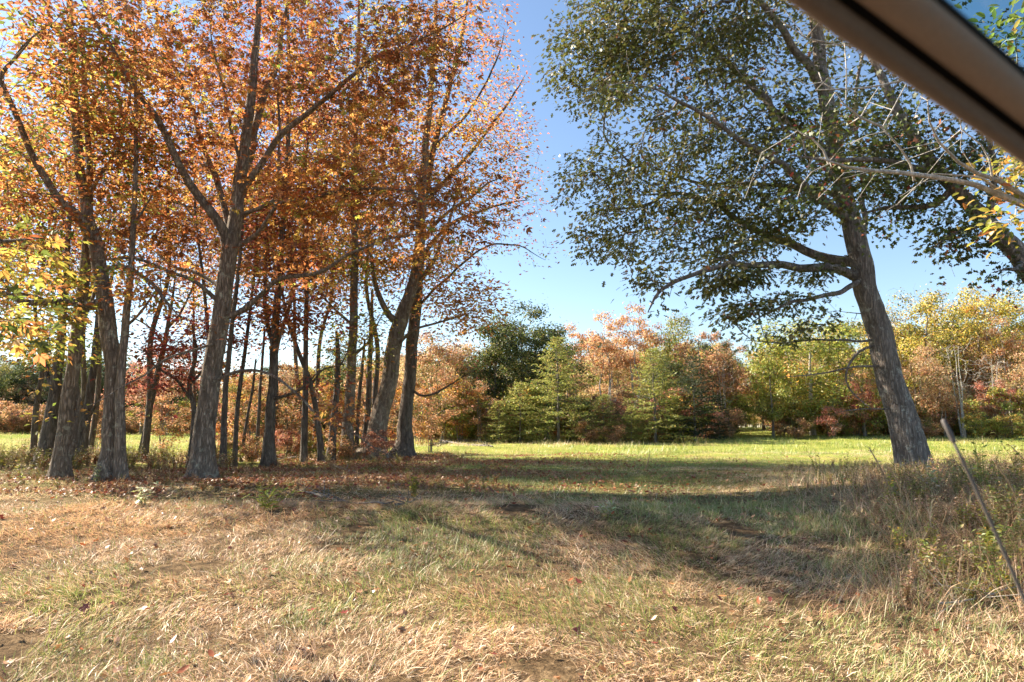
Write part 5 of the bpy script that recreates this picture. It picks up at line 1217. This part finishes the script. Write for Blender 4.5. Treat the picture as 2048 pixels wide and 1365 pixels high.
sheet("door", [W3(f1 - .1, sR - .06, zs_ - .06), W3(f0 - .95, sR - .06, zs_), W3(f0 - .95, sR - .08, zb), W3(f1 - .1, sR - .08, zb)], M_PAINT, .09, .01)
for sv in (sL, sR): sheet("rear_pillar", [W3(f0 - .88, sv, zr - .04), W3(f0 - 1.02, sv, zr - .04), W3(f0 - 1.02, sv + .05 * (1 if sv > 0 else -1), zs_), W3(f0 - .85, sv + .05 * (1 if sv > 0 else -1), zs_)], M_PAINT, .05, .01)
sheet("far_pillar", [W3(f0, sR, zr - .01), W3(f0 - .06, sR, zr - .02), W3(f1 - .06, sR - .02, pil(f1) - .02), W3(f1, sR - .02, pil(f1))], M_TRIM, .05, .01)
sheet("rear_panel", [W3(fb, sL, zr - .03), W3(fb, sR, zr - .03), W3(fb - .1, sR - .06, zb), W3(fb - .1, sL + .06, zb)], M_PAINT, .06, .01)
for sv, sg_ in ((sL, 1), (sR, -1)): sheet("rear_quarter", [W3(fb, sv + .05 * sg_, zs_), W3(f0 - .96, sv + .05 * sg_, zs_), W3(f0 - .96, sv + .08 * sg_, zb), W3(fb - .1, sv + .08 * sg_, zb)], M_PAINT, .06, .01)
zh = .50
sheet("bonnet", [W3(f1 - .02, sL - .08, zh + .06), W3(f1 - .02, sR + .08, zh + .06), W3(f1 + 1.05, sR + .12, zh - .12), W3(f1 + 1.05, sL - .12, zh - .12)], M_PAINT, .03, .008)
for sv, sg_ in ((sL, 1), (sR, -1)): sheet("fender", [W3(f1 - .12, sv + .05 * sg_, zh + .05), W3(f1 + 1.1, sv + .02 * sg_, zh - .13), W3(f1 + 1.1, sv + .07 * sg_, zb + .05), W3(f1 - .12, sv + .08 * sg_, zb)], M_PAINT, .12, .02)
sheet("dashboard", [W3(f1 - .35, sL - .05, .66), W3(f1 - .35, sR + .05, .66), W3(f1 + .0, sR + .05, .62), W3(f1 + .0, sL - .05, .62)], M_RUBBER, .06, .02)
sheet("floor_pan", [W3(f1 + 1.0, sL, zb + .04), W3(f1 + 1.0, sR, zb + .04), W3(fb, sR, zb + .04), W3(fb, sL, zb + .04)], M_RUBBER, .05)
for fw in (f1 + .55, fb + .55):
    for sv, sg_ in ((sL, 1), (sR, -1)):
        c = W3(fw, sv + .02 * sg_, 0); c[2] = gz(c[0], c[1]) + .34
        a = np.linspace(0, 6.2832, 29); prof = [(-.11, .20), (-.12, .30), (-.09, .34), (.09, .34), (.12, .30), (.11, .20)]
        V = np.array([c + CL * w + (CF * math.cos(t) + UP * math.sin(t)) * r_ for t in a[:-1] for w, r_ in prof]); k = len(prof); nn = 28
        Q = np.array([[i * k + j, i * k + (j + 1) % k, ((i + 1) % nn) * k + (j + 1) % k, ((i + 1) % nn) * k + j] for i in range(nn) for j in range(k)])
        wh = link("wheel", mesh("wheel", V, Q, M_TYRE, smooth_shade=True), car)
        V = np.array([c + CL * w * sg_ + (CF * math.cos(t) + UP * math.sin(t)) * r_ for t in a[:-1] for w, r_ in ((.06, .205), (.085, .17), (.05, .12), (.075, .04), (.075, .001))])
        Q = np.array([[i * 5 + j, i * 5 + j + 1, ((i + 1) % nn) * 5 + j + 1, ((i + 1) % nn) * 5 + j] for i in range(nn) for j in range(4)])
        link("rim", mesh("rim", V, Q, M_STEEL, smooth_shade=True), wh)
# antenna on the near fender
aY = 1.16
ap = [at(2110, 1336, aY + .02), at(2048, 1198, aY + .01), at(1975, 1030, aY), at(1906, 882, aY - .01)]
q = catmull(np.array(ap), .03); V, Fc = tube(q, np.linspace(.0033, .0026, len(q)), 10)
an = link("antenna", mesh("antenna", V, Fc, M_STEEL, smooth_shade=True), car); tag(an, "slim grey whip antenna leaning back")
q = np.array([at(1907, 884, aY - .01), at(1899, 866, aY - .01), at(1886, 841, aY - .01)]); V, Fc = tube(q, np.array([.0043, .0042, .0038]), 10); link("antenna_tip", mesh("antenna_tip", V, Fc, M_STEEL, smooth_shade=True), an)
q = np.array([ap[0] + np.array([.01, 0, -.12]), ap[0] + np.array([.008, 0, -.05]), ap[0]]); V, Fc = tube(q, np.array([.02, .014, .006]), 12); link("antenna_base", mesh("antenna_base", V, Fc, M_RUBBER, smooth_shade=True), an)
